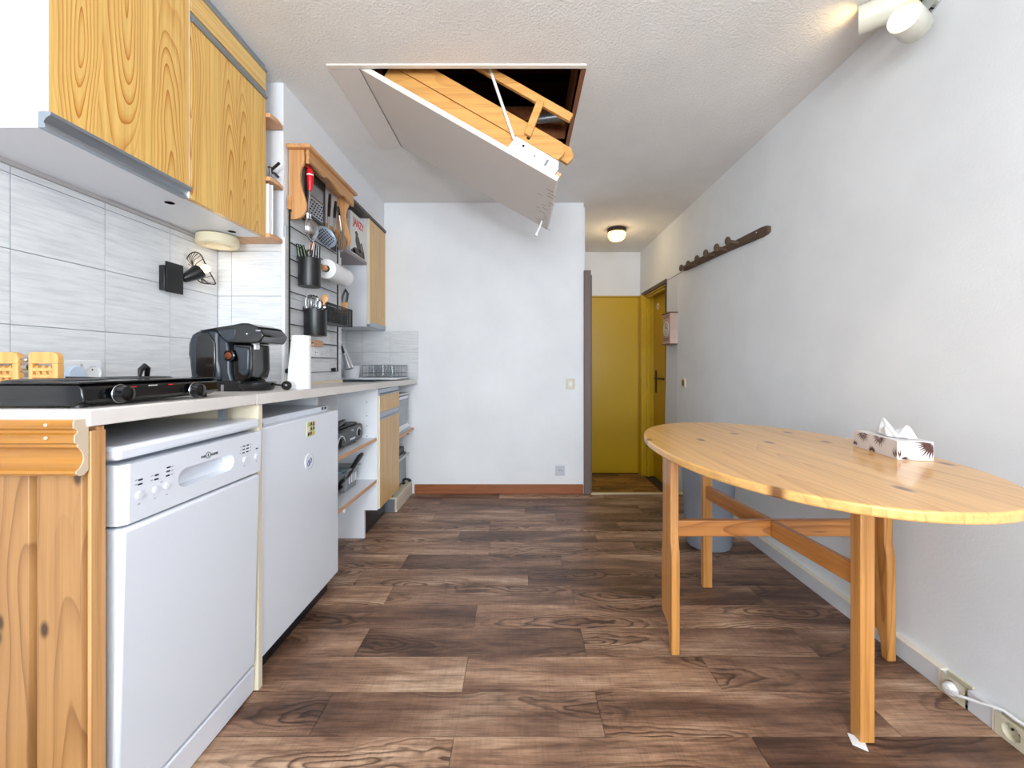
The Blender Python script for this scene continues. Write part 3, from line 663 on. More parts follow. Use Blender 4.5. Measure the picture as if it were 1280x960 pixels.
hd = MB(); hd.box(-0.873, -0.862, 2.83, YB-0.06, 0.325, 0.342); hd.box(-0.893, -0.868, 2.84, 2.86, 0.328, 0.340); hd.box(-0.893, -0.868, YB-0.09, YB-0.07, 0.328, 0.340)
hd.build('handle', STEEL, mo, 0.003)
ft = MB()
for y in (2.85, 3.15):
    for x in (-1.18, -0.90): MB().cyl((x, y, 0.10), (x, y, 0.114), 0.013, n=10).build('foot', BLACK, mo)
MB().tube([(-0.893, YB-0.055, 0.13), (-0.868, YB-0.045, 0.120), (-0.862, YB-0.035, 0.112), (-0.875, YB-0.03, 0.108)], 0.009).build('plug_end', BLACK, mo)
# ---- things in the open shelf unit
t = thing('electric_grill', 'black electric grill with a grey dial panel on the upper open shelf', 'grill', (-1.0, 2.09, 0.592))
MB().prism([(1.90, 0.604), (2.30, 0.604), (2.315, 0.625), (2.315, 0.690), (1.895, 0.690), (1.89, 0.62)], -1.16, -0.895, 'x').build('casing', BLACK, t, 0.008)
pn = MB().prism([(1.93, 0.612), (2.29, 0.612), (2.305, 0.625), (2.305, 0.683), (1.93, 0.683)], -0.895, -0.889, 'x').build('control_panel', DGREY, t, 0.002)
def arcp(c, r0, a0, a1, x=-0.8885): return [(x, c[0]+r0*math.cos(a0+(a1-a0)*k/12), c[1]+r0*math.sin(a0+(a1-a0)*k/12)) for k in range(13)]
WP = mat('white_print', (220, 222, 226), 0.5)
a = MB(); a.tube(arcp((2.03, 0.624), 0.040, 0.2, 2.95), 0.003, 6); a.tube(arcp((2.25, 0.646), 0.028, -0.4, 3.5), 0.002, 6); a.tube(arcp((2.165, 0.655), 0.02, 0.5, 2.2), 0.0018, 6); a.box(-0.889, -0.8882, 2.135, 2.20, 0.624, 0.634)
a.build('dial_print', WP, pn)['kind'] = 'stuff'
for y, z, r in ((2.03, 0.630, 0.022), (2.25, 0.646, 0.016)): MB().lathe([(r, 0), (r*0.9, 0.01), (0, 0.011)], (-0.889, y, z), (1, 0, 0), 20).build('dial', BLACK, pn)
MB().box(-1.14, -0.91, 1.92, 2.28, 0.690, 0.703).build('hot_plate', BLACKM, t, 0.005)
MB().tube([(-0.93, 1.93, 0.706), (-0.91, 2.0, 0.718), (-0.905, 2.07, 0.728), (-0.92, 2.13, 0.722), (-0.95, 2.2, 0.712)], [0.016, 0.015, 0.013, 0.014, 0.010]).build('cord_bundle', BLACK, t)
MB().box(-0.98, -0.92, 1.98, 2.08, 0.703, 0.728).build('plate_handle', BLACK, t, 0.01)
ft = MB()
for x in (-1.12, -0.93):
    for y in (1.95, 2.27): MB().cyl((x, y, 0.592), (x, y, 0.606), 0.012, n=10).build('foot', BLACK, t)
t = thing('frying_pan', 'dark frying pan with its black handle pointing up, on the lower open shelf', 'pan', (-1.0, 2.0, 0.346))
pc = Vector((-1.0, 2.00, 0.347))
MB().lathe([(0.0, 0.0), (0.088, 0.0), (0.098, 0.008), (0.118, 0.056), (0.120, 0.060), (0.114, 0.058), (0.094, 0.012), (0.0, 0.008)], pc+Vector((0, 0, 0.002)), (0.0, 0.05, 1), 32, False).build('bowl', mat('bronze_nonstick', (44, 34, 32), 0.3, 0.4), t)
MB().tube([(-0.93, 2.105, 0.405), (-0.915, 2.16, 0.430), (-0.905, 2.22, 0.470), (-0.90, 2.29, 0.505), (-0.90, 2.325, 0.512)], [0.010, 0.012, 0.013, 0.014, 0.010]).build('handle', BLACK, t)
t = thing('storage_box', 'clear plastic food box with a blue lid and white print, behind the pan', 'container', (-1.08, 2.22, 0.346))
def taper(x0, x1, y0, y1, z0, z1, e): return MB().add([(x0+e, y0+e, z0), (x1-e, y0+e, z0), (x1-e, y1-e, z0), (x0+e, y1-e, z0), (x0, y0, z1), (x1, y0, z1), (x1, y1, z1), (x0, y1, z1)], [(0,3,2,1),(0,1,5,4),(1,2,6,5),(2,3,7,6),(3,0,4,7),(4,5,6,7)])
taper(-1.20, -0.905, 2.12, 2.30, 0.347, 0.455, 0.015).build('tub', CLEARP, t, 0.004)
pr = MB()
for y in (2.17, 2.20, 2.23, 2.255): pr.box(-0.9105, -0.9088, y, y+0.012, 0.385, 0.43)
pr.build('print', PAPER, t)
MB().box(-1.205, -0.900, 2.115, 2.305, 0.455, 0.466).build('rim', CLEARP, t, 0.003)
t = thing('blue_lid', 'translucent blue plastic lid resting across pan and box on the lower shelf', 'lid', (-1.03, 2.05, 0.47))
MB(Matrix.Translation((-1.04, 2.03, 0.476)) @ Matrix.Rotation(-0.12, 4, 'X')).box(-0.11, 0.13, -0.13, 0.19, -0.004, 0.006).build('plate', BLUEG, t, 0.004)
# ---- wall cabinets
ZB = 1.567
t = thing('wall_cabinet', 'large white sided wall cabinet nearest the camera with a tall pine door', 'cabinet', (-1.23, 1.14, ZB))
MB().box(XL+0.001, -1.112, 0.940, 1.3465, ZB, H-0.002).build('body', WHITE, t, 0.001)
MB().box(-1.112, -1.0895, 0.940, 0.9435, 1.604, H-0.002).build('side_cover', WHITE, t)
d = MB().box(-1.111, -1.090, 0.944, 1.344, 1.604, H-0.004).build('door', PINEP, t, 0.0008)
MB().box(-1.110, -1.0905, 1.3442, 1.3475, 1.57, H-0.004).build('edge_band', PAPER, d)
MB().prism([(-1.111, ZB), (-1.094, ZB), (-1.094, 1.574), (-1.098, 1.580), (-1.092, 1.590), (-1.082, 1.596), (-1.080, 1.603), (-1.111, 1.603)], 0.940, 1.346, 'y').build('handle_profile', ALU, d)
t = thing('wall_cabinet', 'second wall cabinet with a pine door and a small flap above it', 'cabinet', (-1.23, 1.55, ZB))
MB().box(XL+0.001, -1.112, 1.349, 1.750, ZB+0.002, H-0.002).build('body', WHITE, t, 0.001)
d = MB().box(-1.111, -1.090, 1.353, 1.750, 1.570, 2.158).build('door', PINEP, t, 0.0008)
def prof(z): return [(-1.111, z), (-1.084, z), (-1.081, z+0.008), (-1.094, z+0.018), (-1.094, z+0.034), (-1.111, z+0.034)]
MB().prism(prof(2.159), 1.353, 1.750, 'y').build('handle_profile', ALU, d)
f = MB().box(-1.111, -1.090, 1.353, 1.750, 2.195, 2.272).build('flap', wood('yellow_pine_laminate_flap', (236, 198, 126), (196, 122, 40), 'y', 13, 70, 0.35, 0.1, flat='x', along=0.07, fig=5), t, 0.0008)
MB().prism([(a, b) for a, b in prof(2.272)], 1.353, 1.750, 'y').build('handle_profile', ALU, f)
HOLE = mat('dark_hole', (40, 24, 16), 0.8)
for p in ((212, 254), (290, 290)):
    Y = (ZB-CAMZ)*F/(CY-p[1]); x = (p[0]-CX)*Y/F
    MB().lathe([(0.0, 0), (0.013, 0), (0.014, -0.0015), (0.010, -0.001)], (x, Y, ZB+0.002), (0, 0, 1), 18, False).build('cable_hole', HOLE, t)
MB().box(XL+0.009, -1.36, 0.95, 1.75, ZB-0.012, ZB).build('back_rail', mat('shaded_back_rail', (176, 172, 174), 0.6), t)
# round light under the cabinet
t = thing('cabinet_light', 'round cream light under the second wall cabinet', 'light', (-1.285, 1.735, ZB))
lc = (-1.285, 1.735, ZB+0.0)
MB().lathe([(0.070, 0), (0.076, -0.004), (0.077, -0.036), (0.072, -0.042), (0.050, -0.044), (0.046, -0.041), (0.0, -0.041)], lc, (0, 0, 1), 36, False).build('body', CREAMP, t)
MB().lathe([(0.0, -0.0412), (0.045, -0.0412), (0.042, -0.0455), (0.0, -0.048)], lc, (0, 0, 1), 28, False).build('diffuser', mat('cream_diffuser', (236, 224, 190), 0.3), t)
# narrow corner shelves beside the cabinet
t = thing('corner_shelf', 'narrow open shelves between the second wall cabinet and the white pillar', 'shelf', (-1.22, 1.80, ZB))
for z in (1.568, 1.812, 2.085): MB().prism([(XL+0.01, 1.752), (-1.075, 1.752), (-1.066, 1.80), (-1.075, 1.850), (XL+0.01, 1.850)], z, z+0.018, 'z').build('shelf', SHELFE, t, 0.002)
t = thing('white_book', 'white booklet standing on the lowest corner shelf', 'book', (-1.2, 1.80, 1.586))
MB().box(-1.24, -1.082, 1.757, 1.781, 1.5865, 1.80).build('pages', PAPER, t); MB().box(-1.242, -1.079, 1.781, 1.7835, 1.5865, 1.805).build('cover', WHITE, t)
t = thing('corkscrew', 'small dark metal corkscrew standing on the middle corner shelf', 'utensil', (-1.09, 1.80, 1.83))
MB().lathe([(0.0, 0), (0.012, 0), (0.012, 0.012), (0.006, 0.018), (0.006, 0.05), (0.012, 0.055), (0.0, 0.062)], (-1.095, 1.79, 1.83), (0, 0, 1), 14).build('body', STEEL, t)
MB().tube([(-1.095, 1.79, 1.872), (-1.078, 1.80, 1.896), (-1.068, 1.81, 1.915)], 0.006).tube([(-1.095, 1.79, 1.868), (-1.080, 1.80, 1.862), (-1.07, 1.81, 1.85)], 0.006).build('arm', BLACKM, t)
# ---- far wall cabinet with top board, side shelf and catalogue
t = thing('wall_cabinet', 'far wall cabinet with a beech coloured door in the recess by the back wall', 'cabinet', (-1.23, 3.07, 1.29))
MB().box(XL+0.009, -1.09, 2.90, YB-0.001, 1.292, 2.062).build('body', WHITE, t, 0.001)
d = MB().box(-1.088, -1.068, 2.905, YB-0.012, 1.325, 2.058).build('door', DOORW, t, 0.001)
MB().box(-1.088, -1.0685, 2.899, 2.9045, 1.31, 2.06).build('edge_band', CREAM, d)
MB().box(-1.088, -1.0675, YB-0.0115, YB-0.002, 1.31, 2.06).build('edge_band', CREAM, d)
MB().prism([(-1.088, 1.292), (-1.070, 1.292), (-1.066, 1.300), (-1.064, 1.324), (-1.088, 1.324)], 2.90, YB-0.003, 'y').build('handle_profile', ALU, d)
MB().box(XL+0.009, -1.063, 2.46, YB-0.001, 2.064, 2.083).build('top_board', mat('dark_grey_board', (98, 92, 90), 0.6), t)
MB().box(XL+0.009, -1.088, 2.446, 2.898, 1.728, 1.748).build('side_shelf', mat('greyed_shelf', (150, 140, 142), 0.5), t)
t = thing('catalogue', 'white catalogue with red JANZY lettering beside the far wall cabinet', 'magazine', (-1.10, 2.78, 1.748))
MB().box(-1.112, -1.0935, 2.63, 2.885, 1.749, 2.02).build('cover', mat('catalogue_cover', (228, 226, 222), 0.4), t)
text('JANZY', 0.070, (-1.0930, 2.762, 1.965), (0, 1, 0), (0, 0, 1), RED, t, sx=0.85, bold=0.0022)
fig = MB(); X_ = -1.0932
for poly in ([(2.70, 1.90), (2.73, 1.915), (2.755, 1.90), (2.75, 1.885), (2.72, 1.885)], [(2.715, 1.885), (2.76, 1.885), (2.80, 1.84), (2.82, 1.80), (2.79, 1.785), (2.735, 1.80), (2.71, 1.84)], [(2.70, 1.80), (2.84, 1.80), (2.872, 1.765), (2.86, 1.755), (2.68, 1.76), (2.66, 1.78)], [(2.80, 1.85), (2.82, 1.86), (2.86, 1.80), (2.87, 1.77), (2.85, 1.77)], [(2.64, 1.77), (2.70, 1.79), (2.72, 1.76), (2.64, 1.755)]):
    fig.prism(poly, X_-0.0003, X_+0.0002, 'x')
fig.build('figure', mat('dark_maroon_print', (76, 58, 62), 0.5), t)
# cutting board hanging at the end of the recess
t = thing('cutting_board', 'small wooden board with a black loop hanging beside the far cabinet', 'board', (-1.07, 2.46, 1.30))
MB(Matrix.Translation((-1.10, 2.462, 0))).box(-0.03, 0.058, 0, 0.015, 1.30, 1.40).build('board', SHELFP, t, 0.006)
MB().tube([(-1.078, 2.464, 1.398), (-1.070, 2.464, 1.44), (-1.052, 2.464, 1.475), (-1.040, 2.464, 1.45), (-1.048, 2.464, 1.40)], 0.007).build('loop', BLACK, t)

# ================================================================ THINGS ON THE WORKTOP
# ---- double hotplate
hx, hy0_, hy1_ = -0.846, 0.787, 1.150
t = thing('hotplate', 'long black double hotplate with two round knobs at the front of the worktop', 'hotplate', (-0.98, 0.97, ct(0.97)))
zb = ct(0.97)+0.002
MB().prism([(-1.115, zb+0.004), (-0.870, zb+0.004), (hx, zb+0.014), (hx-0.004, zb+0.040), (hx-0.012, zb+0.047), (-1.115, zb+0.047)], hy0_+0.004, hy1_-0.004, 'y').build('casing', BLACKG, t, 0.003)
MB().box(-1.125, hx-0.004, hy0_, hy1_, zb+0.0475, zb+0.0515).build('top_plate', BLACKG, t, 0.003)
for y in (0.885, 1.055): MB().lathe([(0.0, 0), (0.078, 0), (0.078, 0.001), (0.070, 0.003), (0.018, 0.003), (0.016, 0.002), (0, 0.002)], (-1.0, y, zb+0.0515), (0, 0, 1), 36, False).build('heating_plate', BLACKM, t)
for px, py, r in ((150, 492, 0.0185), (243, 487.5, 0.0185)):
    p = PX(px, py, hx+0.004)
    k = MB().lathe([(r*1.05, 0), (r*1.05, 0.003), (r*0.92, 0.005), (r*0.86, 0.018), (r*0.6, 0.020), (0, 0.019)], p, (1, 0, 0), 28).build('knob', BLACKG, t)
    MB().tube([p+Vector((0.002, r*1.02*math.cos(a*math.pi/14), r*1.02*math.sin(a*math.pi/14))) for a in range(28)], 0.0012, 6, True).build('chrome_ring', CHROME, k)
pm_ = MB(); pr_ = MB()
for px, py in ((167, 483.5), (213, 480.5)):
    p = PX(px, py, hx-0.001); pr_.box(p.x, p.x+0.0012, p.y-0.006, p.y+0.006, p.z-0.001, p.z+0.0012)
pr_.build('red_print', RED, t)
p = PX(191, 481.5, hx-0.001); pm_.box(p.x, p.x+0.0012, p.y-0.011, p.y+0.011, p.z-0.0009, p.z+0.0009); pm_.build('white_print', WP, t)
for x in (-1.09, -0.875):
    for y in (0.81, 1.12): MB().cyl((x, y, ct(y)), (x, y, zb+0.012), 0.013, n=12).build('foot', BLACK, t)
MB().tube([(-1.13, 1.012, zb+0.02), (-1.133, 1.02, zb+0.05), P(173, 475, 1.06), P(176, 462, 1.07), P(181, 457, 1.08), P(184.5, 460, 1.09), P(183.5, 474, 1.10), (-1.13, 1.10, zb+0.02)], 0.0065, 8).build('power_cord', BLACK, t)
# ---- slatted wooden rack, two hinged panels
t = thing('folding_trivet', 'slatted wooden rack of two rounded panels joined by a metal pin, by the tiled wall', 'rack', (-1.27, 1.058, ct(1.058)))
def slat_panel(x0, x1, name):
    z0, z1, y = ct(1.05), P(50, 440, 1.05).z, 1.05
    n = 6; r = 0.016
    out = [(x0, z0), (x1, z0), (x1, z1-r)]+[(x1-r+r*math.cos(a), z1-r+r*math.sin(a)) for a in (math.pi/6, math.pi/3, math.pi/2)]+[(x0+r*0.4, z1), (x0, z1-r*0.4)]
    fr_ = MB(); w_ = x1-x0
    fr_.prism([(x0, z1-0.030), (x1, z1-0.030)]+out[2:], y, y+0.016)
    fr_.box(x0, x0+0.010, y, y+0.016, z0, z1-0.030); fr_.box(x1-0.014, x1, y, y+0.016, z0, z1-0.030); fr_.box(x0, x1, y, y+0.016, z0, z0+0.012)
    p = fr_.build('panel', BAMBOO, t, 0.0015)
    z = z0+0.02
    while z < z1-0.036:
        MB().box(x0+0.010, x1-0.014, y+0.001, y+0.006, z, z+0.0085).build('slat', BAMBOO, p, 0.001); z += 0.0172
    bk = MB(); k = x0+0.018
    while k < x1-0.02: bk.obox((k+0.006, y+0.011, (z0+z1-0.03)/2), (0.004, 0, 0.004), (0, 0.0045, 0), (-0.012, 0, (z1-z0-0.045)/2)); k += 0.017
    bk.build('rear_slats', BAMBOO, p)
xa = P(35, 440, 1.05).x; xb_ = P(71.5, 440, 1.05).x; xc_ = P(21.5, 440, 1.05).x
slat_panel(xa, xb_, 'a'); slat_panel(XL+0.011, xc_, 'b')
hp = MB(); x_ = (xa+xc_)/2
for z in (1.035, 1.022, 1.003, 0.985): hp.cyl((xc_-0.006, 1.058, z), (xa+0.006, 1.058, z), 0.0028, n=8)
hp.ball((x_+0.002, 1.057, 1.0325), 0.0065, 10, 7); hp.cyl((x_-0.004, 1.058, 1.014), (x_+0.008, 1.058, 1.014), 0.0075, n=12)
hp.build('metal_pin', STEEL, t)
# ---- double socket on the tiles
t = thing('double_socket', 'white double wall socket on the tiles behind the hotplate', 'socket', (XL+0.008, 1.285, 0.99))
X_ = XL+0.0085
y0 = PX(73, 452, X_+0.01).y; y1 = PX(128, 452, X_+0.01).y; ym = (y0+y1)/2+0.002; z1 = 1.035; z0 = 0.952
MB().box(X_-0.0004, X_+0.005, y0, y1, z0, z1).build('frame', PAPER, t, 0.002)
MB().box(X_+0.005, X_+0.009, y0+0.004, ym-0.003, z0+0.008, z1-0.008).build('cover', WHITE, t, 0.002)
cz = 0.992; cy2 = (ym+y1)/2+0.004
MB().hole_plate([(ym+0.002, z0+0.006), (y1-0.003, z0+0.006), (y1-0.003, z1-0.006), (ym+0.002, z1-0.006)], [(cy2+0.024*math.cos(a*math.pi/12), cz+0.024*math.sin(a*math.pi/12)) for a in range(24)], lambda u, v, d: (X_+0.010-d, u, v), [(0.001, 0.002), (0.002, 0.009)]).build('socket_face', WHITE, t)
h = MB()
for s in (-0.009, 0.009): h.cyl((X_+0.0005, cy2+s, cz), (X_+0.0018, cy2+s, cz), 0.0034, n=10)
h.cyl((X_+0.0005, cy2, cz+0.012), (X_+0.006, cy2, cz+0.012), 0.0025, n=10)
h.build('pin_hole', BLACK, t)['kind'] = 'stuff'
cy1 = (y0+ym)/2+0.008
MB().lathe([(0.024, 0), (0.024, 0.010), (0.0225, 0.014), (0, 0.015)], (X_+0.009, cy1, cz), (1, 0, 0), 28).build('round_plug', mat('bluish_white_plastic', (206, 222, 244), 0.35), t)
# ---- wall lamp with wire shade
t = thing('wall_lamp', 'black wall lamp with square plate and lit bulb in a wire shade', 'lamp', (XL+0.008, 1.62, 1.36))
yA = PX(208, 348, -1.345).y; yB = PX(229, 348, -1.345).y
MB().box(XL+0.0085, XL+0.030, yA-0.003, yB-0.03, 1.305, 1.40).build('back_box', BLACK, t, 0.002)
MB().box(XL+0.030, XL+0.036, yA, yB, P(0, 367, 1.6).z, P(0, 330, 1.6).z).build('plate', BLACKM, t, 0.001)
sA = P(229, 349, 1.65); sB = P(246, 341, 1.69)
MB().tube([(XL+0.036, 1.645, 1.358), P(226, 346, 1.65), sA], 0.006).build('arm', BLACKM, t)
ax = (sB-sA).normalized()
MB().lathe([(0.0, 0), (0.014, 0), (0.017, 0.010), (0.028, 0.058), (0.028, 0.072), (0.024, 0.074), (0.0, 0.074)], sA, ax, 24, False).build('socket', BLACK, t)
rim_px = [(233, 334), (233, 325), (236.5, 318.5), (242, 315.3), (248, 316), (252.5, 321), (257, 330.5), (262, 340), (269.5, 354.3), (264, 355), (256, 354.3), (249, 351.5)]
cg = MB(); rimc = sA+ax*0.12; rim = []
def smooth(pts, k=3):
    n = len(pts); out = []
    for i in range(n):
        a, b, c_, d_ = pts[i-1], pts[i], pts[(i+1) % n], pts[(i+2) % n]
        for j in range(k):
            u = j/k; out.append(0.5*((2*b)+(c_-a)*u+(2*a-5*b+4*c_-d_)*u*u+(3*b-a-3*c_+d_)*u**3))
    return out
for i, (px, py) in enumerate(rim_px):
    a = 2*math.pi*i/len(rim_px); rim.append(P(px, py, 1.735-0.055*math.cos(a-0.8)))
rim = smooth(rim, 3)
cg.tube(rim, 0.0022, 6, True)
u = ax.orthogonal().normalized(); v = ax.cross(u); base = sA+ax*0.066
for i in range(0, len(rim), 2):
    d = rim[i]-base; d = (d-ax*d.dot(ax)).normalized(); b0 = base+d*0.026
    mid = b0.lerp(rim[i], 0.5)+d*0.012
    cg.tube([b0, b0.lerp(mid, 0.5)+d*0.004, mid, rim[i]], 0.0012, 5)
cg.build('wire_shade', BLACKM, t)
MB().lathe([(0.0, 0), (0.009, 0), (0.011, 0.010), (0.017, 0.024), (0.016, 0.034), (0.009, 0.041), (0, 0.043)], sA+ax*0.070, ax, 18, False).build('bulb', BULB, t)
point_light('wall_lamp_light', sA+ax*0.165, 0.06, (1.0, 0.80, 0.5), 0.02)
# ---- coffee machine, side on, spout towards the room
t = thing('coffee_machine', 'glossy black capsule coffee machine standing side on behind the hotplate', 'coffee machine', (-1.03, 1.48, ct(1.48)))
def cpx(lst, Y=1.42): return [(P(a, b, Y).x, P(a, b, Y).z) for a, b in lst]
def c8(lst): return cpx([(220+u/8.53, 390+v/8.53) for u, v in lst])
ZC = ct(1.5)
yl, yr = 1.42, 1.575
MB().prism(c8([(135, 300), (160, 240), (215, 205), (330, 185), (430, 185), (450, 230), (450, 520), (470, 600), (470, 740), (200, 740), (150, 690), (135, 560)]), yl, yr, 'y').build('body', DGREY, t, 0.012, 3)
MB().prism(c8([(215, 380), (235, 260), (290, 215), (350, 215), (425, 330), (430, 500), (415, 710), (260, 715), (215, 650)]), yl-0.005, yl+0.003, 'y').build('side_window', BLACKG, t, 0.004, 3)
MB().prism(c8([(170, 235), (135, 250), (100, 330), (95, 450), (110, 530), (132, 580), (140, 400)]), yl+0.015, yr-0.015, 'y').build('water_tank', BLACKG, t, 0.006)
hd = MB().prism(c8([(230, 200), (430, 165), (620, 135), (700, 118), (770, 120), (870, 155), (915, 205), (945, 250), (900, 325), (830, 335), (560, 330), (480, 260), (440, 195)]), yl-0.004, yr-0.01, 'y').build('head', BLACKG, t, 0.014, 3)
MB().prism(c8([(455, 200), (640, 175), (650, 210), (625, 290), (555, 315), (500, 270)]), yl-0.0055, yl, 'y').build('head_panel', DGREY, hd, 0.003)
x0_, z0_ = c8([(885, 200)])[0]; MB().box(x0_-0.008, x0_+0.008, yl-0.0055, yl-0.0035, z0_-0.0018, z0_+0.0022).build('badge', STEEL, hd)
MB().ball((c8([(765, 235)])[0][0], yl-0.004, c8([(765, 235)])[0][1]), 0.004, 10, 6).build('indicator_light', CHROME, hd)
MB().prism(c8([(440, 240), (540, 320), (560, 520), (560, 640), (600, 780), (600, 840), (470, 840), (470, 700), (440, 520)]), yl+0.004, yr-0.02, 'y').build('neck', DGREY, t, 0.006)
MB().prism(c8([(560, 330), (770, 340), (775, 620), (750, 720), (690, 740), (640, 800), (590, 790), (555, 640)]), yl+0.018, yr-0.03, 'y').build('column', BLACKG, t, 0.006)
cf = MB().prism(c8([(590, 350), (650, 370), (740, 380), (768, 400), (765, 600), (735, 680), (680, 680), (645, 640), (640, 500)]), yl+0.006, yl+0.02, 'y').build('cup_panel', DGREY, t, 0.006, 3)
x0_, z0_ = c8([(695, 612)])[0]; MB().box(x0_-0.008, x0_+0.008, yl+0.004, yl+0.0065, z0_-0.002, z0_+0.002).build('panel_slot', BLACK, cf)
x0_, z0_ = c8([(563, 465)])[0]
kn = MB().lathe([(0.020, 0), (0.020, 0.006), (0.016, 0.009), (0.013, 0.006), (0, 0.006)], (x0_, yl+0.006, z0_), (0, -1, 0), 28, False).build('dial', BLACKG, t)
MB().lathe([(0.0, 0), (0.0125, 0), (0.012, 0.002), (0, 0.003)], (x0_, yl-0.001, z0_), (0, -1, 0), 20, False).build('dial_face', mat('copper_brown', (120, 60, 34), 0.25, 0.6), kn)
x0_, z0_ = c8([(763, 365)])[0]; MB().box(x0_-0.009, x0_+0.009, yl+0.03, yl+0.055, z0_-0.010, z0_+0.010).build('spout', PAPER, t, 0.003)
MB().prism(cpx([(258, 476), (300, 476), (300, 489.6), (252, 489.6)]), yl, yr-0.01, 'y').build('base', BLACK, t, 0.004)
x0_, z0_ = c8([(497, 810)])[0]; MB().box(x0_-0.005, x0_+0.005, yl-0.002, yl+0.004, z0_-0.012, z0_+0.012).build('base_clip', STEEL, t)
tc = P(319, 480, 1.47); 
dt = MB().lathe([(0.0, 0), (0.052, 0), (0.058, 0.006), (0.064, 0.022), (0.064, 0.027), (0.058, 0.028), (0.056, 0.024), (0.0, 0.023)], (tc.x, 1.475, ct(1.475)+0.002), (0, 0, 1), 36, False).build('drip_tray', BLACKG, t)
gl = MB()
for k in range(-3, 4): gl.box(tc.x+k*0.014-0.003, tc.x+k*0.014+0.003, 1.475-0.045, 1.475+0.045, ct(1.475)+0.0245, ct(1.475)+0.031)
gl.build('drip_grid', BLACK, dt)
t = thing('ball_ended_rod', 'small glossy black ball on a thin stem lying beside the drip tray', 'utensil', (-0.86, 1.50, ct(1.5)))
MB().ball((-0.858, 1.5, ct(1.5)+0.0175), 0.0175, 18, 10).build('ball', BLACKG, t)
MB().tube([(-0.875, 1.5, ct(1.5)+0.0185), (-0.905, 1.497, ct(1.5)+0.022)], 0.003).build('stem', BLACKM, t)
# ---- standing paper roll
t = thing('paper_roll', 'slim white paper towel roll standing upright at the front of the worktop', 'paper roll', (-0.860, 1.605, ct(1.605)))
MB().lathe([(0.016, 0.001), (0.0345, 0.001), (0.0345, 0.209), (0.016, 0.209)], (-0.860, 1.605, ct(1.605)), (0, 0, 1), 40, False).build('paper', PAPER, t)
MB().lathe([(0.0155, 0.003), (0.0155, 0.207), (0.0145, 0.207), (0.0145, 0.003)], (-0.860, 1.605, ct(1.605)), (0, 0, 1), 24, False).build('core', mat('card_core', (196, 168, 130), 0.8), t)
a0 = 2.6; MB().add([(-0.860+0.0347*math.cos(a0)+dx_, 1.605-0.0347*math.sin(a0)-dy_, ct(1.605)+zz) for zz, dx_, dy_ in ((0.001, -0.010, 0.012), (0.10, -0.006, 0.008), (0.20, 0.0, 0.0))]+[(-0.8745+0.002, 1.605-0.0335, ct(1.605)+zz) for zz in (0.001, 0.10, 0.20)], [(0, 1, 4, 3), (1, 2, 5, 4)]).build('loose_sheet', PAPER, t)
# ---- sink, tap, draining tray, dish rack
t = thing('sink', 'steel sink let into the worktop at the far end', 'sink', (-1.1, 2.74, 0.75))
sk = MB(); z = ct(2.74)+0.0015
sk.hole_plate([(-1.315, 2.485), (-0.885, 2.485), (-0.885, 2.995), (-1.315, 2.995)], [(-1.285, 2.515), (-0.915, 2.515), (-0.915, 2.965), (-1.285, 2.965)], lambda u, v, d: (u, v, z+(2.74-v)*0.0125-d), [(0.004, 0.01), (0.012, 0.13)])
sk.build('basin', STEEL, t)
t = thing('tap', 'chrome tap with a cone shaped spray head hanging over the sink', 'tap', (-1.32, 2.52, ct(2.5)))
MB().lathe([(0.025, 0), (0.025, 0.006), (0.016, 0.01), (0.015, 0.12), (0.0, 0.125)], (-1.33, 2.50, ct(2.5)), (0, 0, 1), 20).build('body', CHROME, t)
MB().tube([(-1.33, 2.50, ct(2.5)+0.11), (-1.27, 2.505, ct(2.5)+0.20), P(422, 427, 2.52), P(427.5, 431, 2.52)], 0.012).build('neck', CHROME, t)
a_, b_ = P(427.5, 431, 2.52), P(436.5, 461.5, 2.52)
hd = MB().lathe([(0.0, 0), (0.010, 0.0), (0.014, 0.03), (0.022, 0.11), (0.030, (b_-a_).length-0.004), (0.028, (b_-a_).length), (0.0, (b_-a_).length-0.002)], a_, b_-a_, 24, False).build('spray_head', CHROME, t)
MB().tube([a_+Vector((0.004, -0.014, -0.01)), a_.lerp(b_, 0.35)+Vector((0.006, -0.021, 0))], 0.006).build('button', BLACK, hd)
t = thing('draining_tray', 'white plastic draining tray over the far end of the sink', 'tray', (-1.05, 3.0, ct(3.0)))
zt = ct(2.9)+0.006
MB().box(-1.30, -0.865, 2.87, 3.19, zt, zt+0.012).build('tray', WHITE, t, 0.005)
t = thing('white_pot', 'small white plastic pot in front of the dish rack', 'pot', (-1.21, 2.94, zt+0.012))
MB().lathe([(0.0, 0), (0.052, 0), (0.060, 0.085), (0.056, 0.085), (0.049, 0.004), (0.0, 0.004)], (-1.215, 2.945, zt+0.0125), (0, 0, 1), 28, False).build('pot', WHITE, t)
t = thing('dish_rack', 'grey wire dish rack with glasses in it on the white tray', 'rack', (-1.0, 3.05, zt+0.012))
zr0 = zt+0.0155; zr1 = zr0+0.085; rk = MB()
rx0, rx1, ry0, ry1 = -1.215, -0.878, 2.97, 3.17
rx0 = -1.145
for z_, r_ in ((zr0+0.001, 0.0028), (zr1, 0.003), (zr0+0.03, 0.002)): rk.tube([(rx0, ry0, z_), (rx1, ry0, z_), (rx1, ry1, z_), (rx0, ry1, z_)], r_, 6, True)
rk.build('rim', GREY, t)
for k in range(13):
    x = rx0+(rx1-rx0)*k/12
    MB().tube([(x, ry0, zr1), (x, ry0, zr0), (x, ry1, zr0), (x, ry1, zr1)], 0.0018, 6).build('wire', GREY, t)
for k in range(4): MB().tube([(rx1, ry0+0.04+k*0.04, zr0), (rx1, ry0+0.04+k*0.04, zr1)], 0.0018, 6).build('wire', GREY, t)
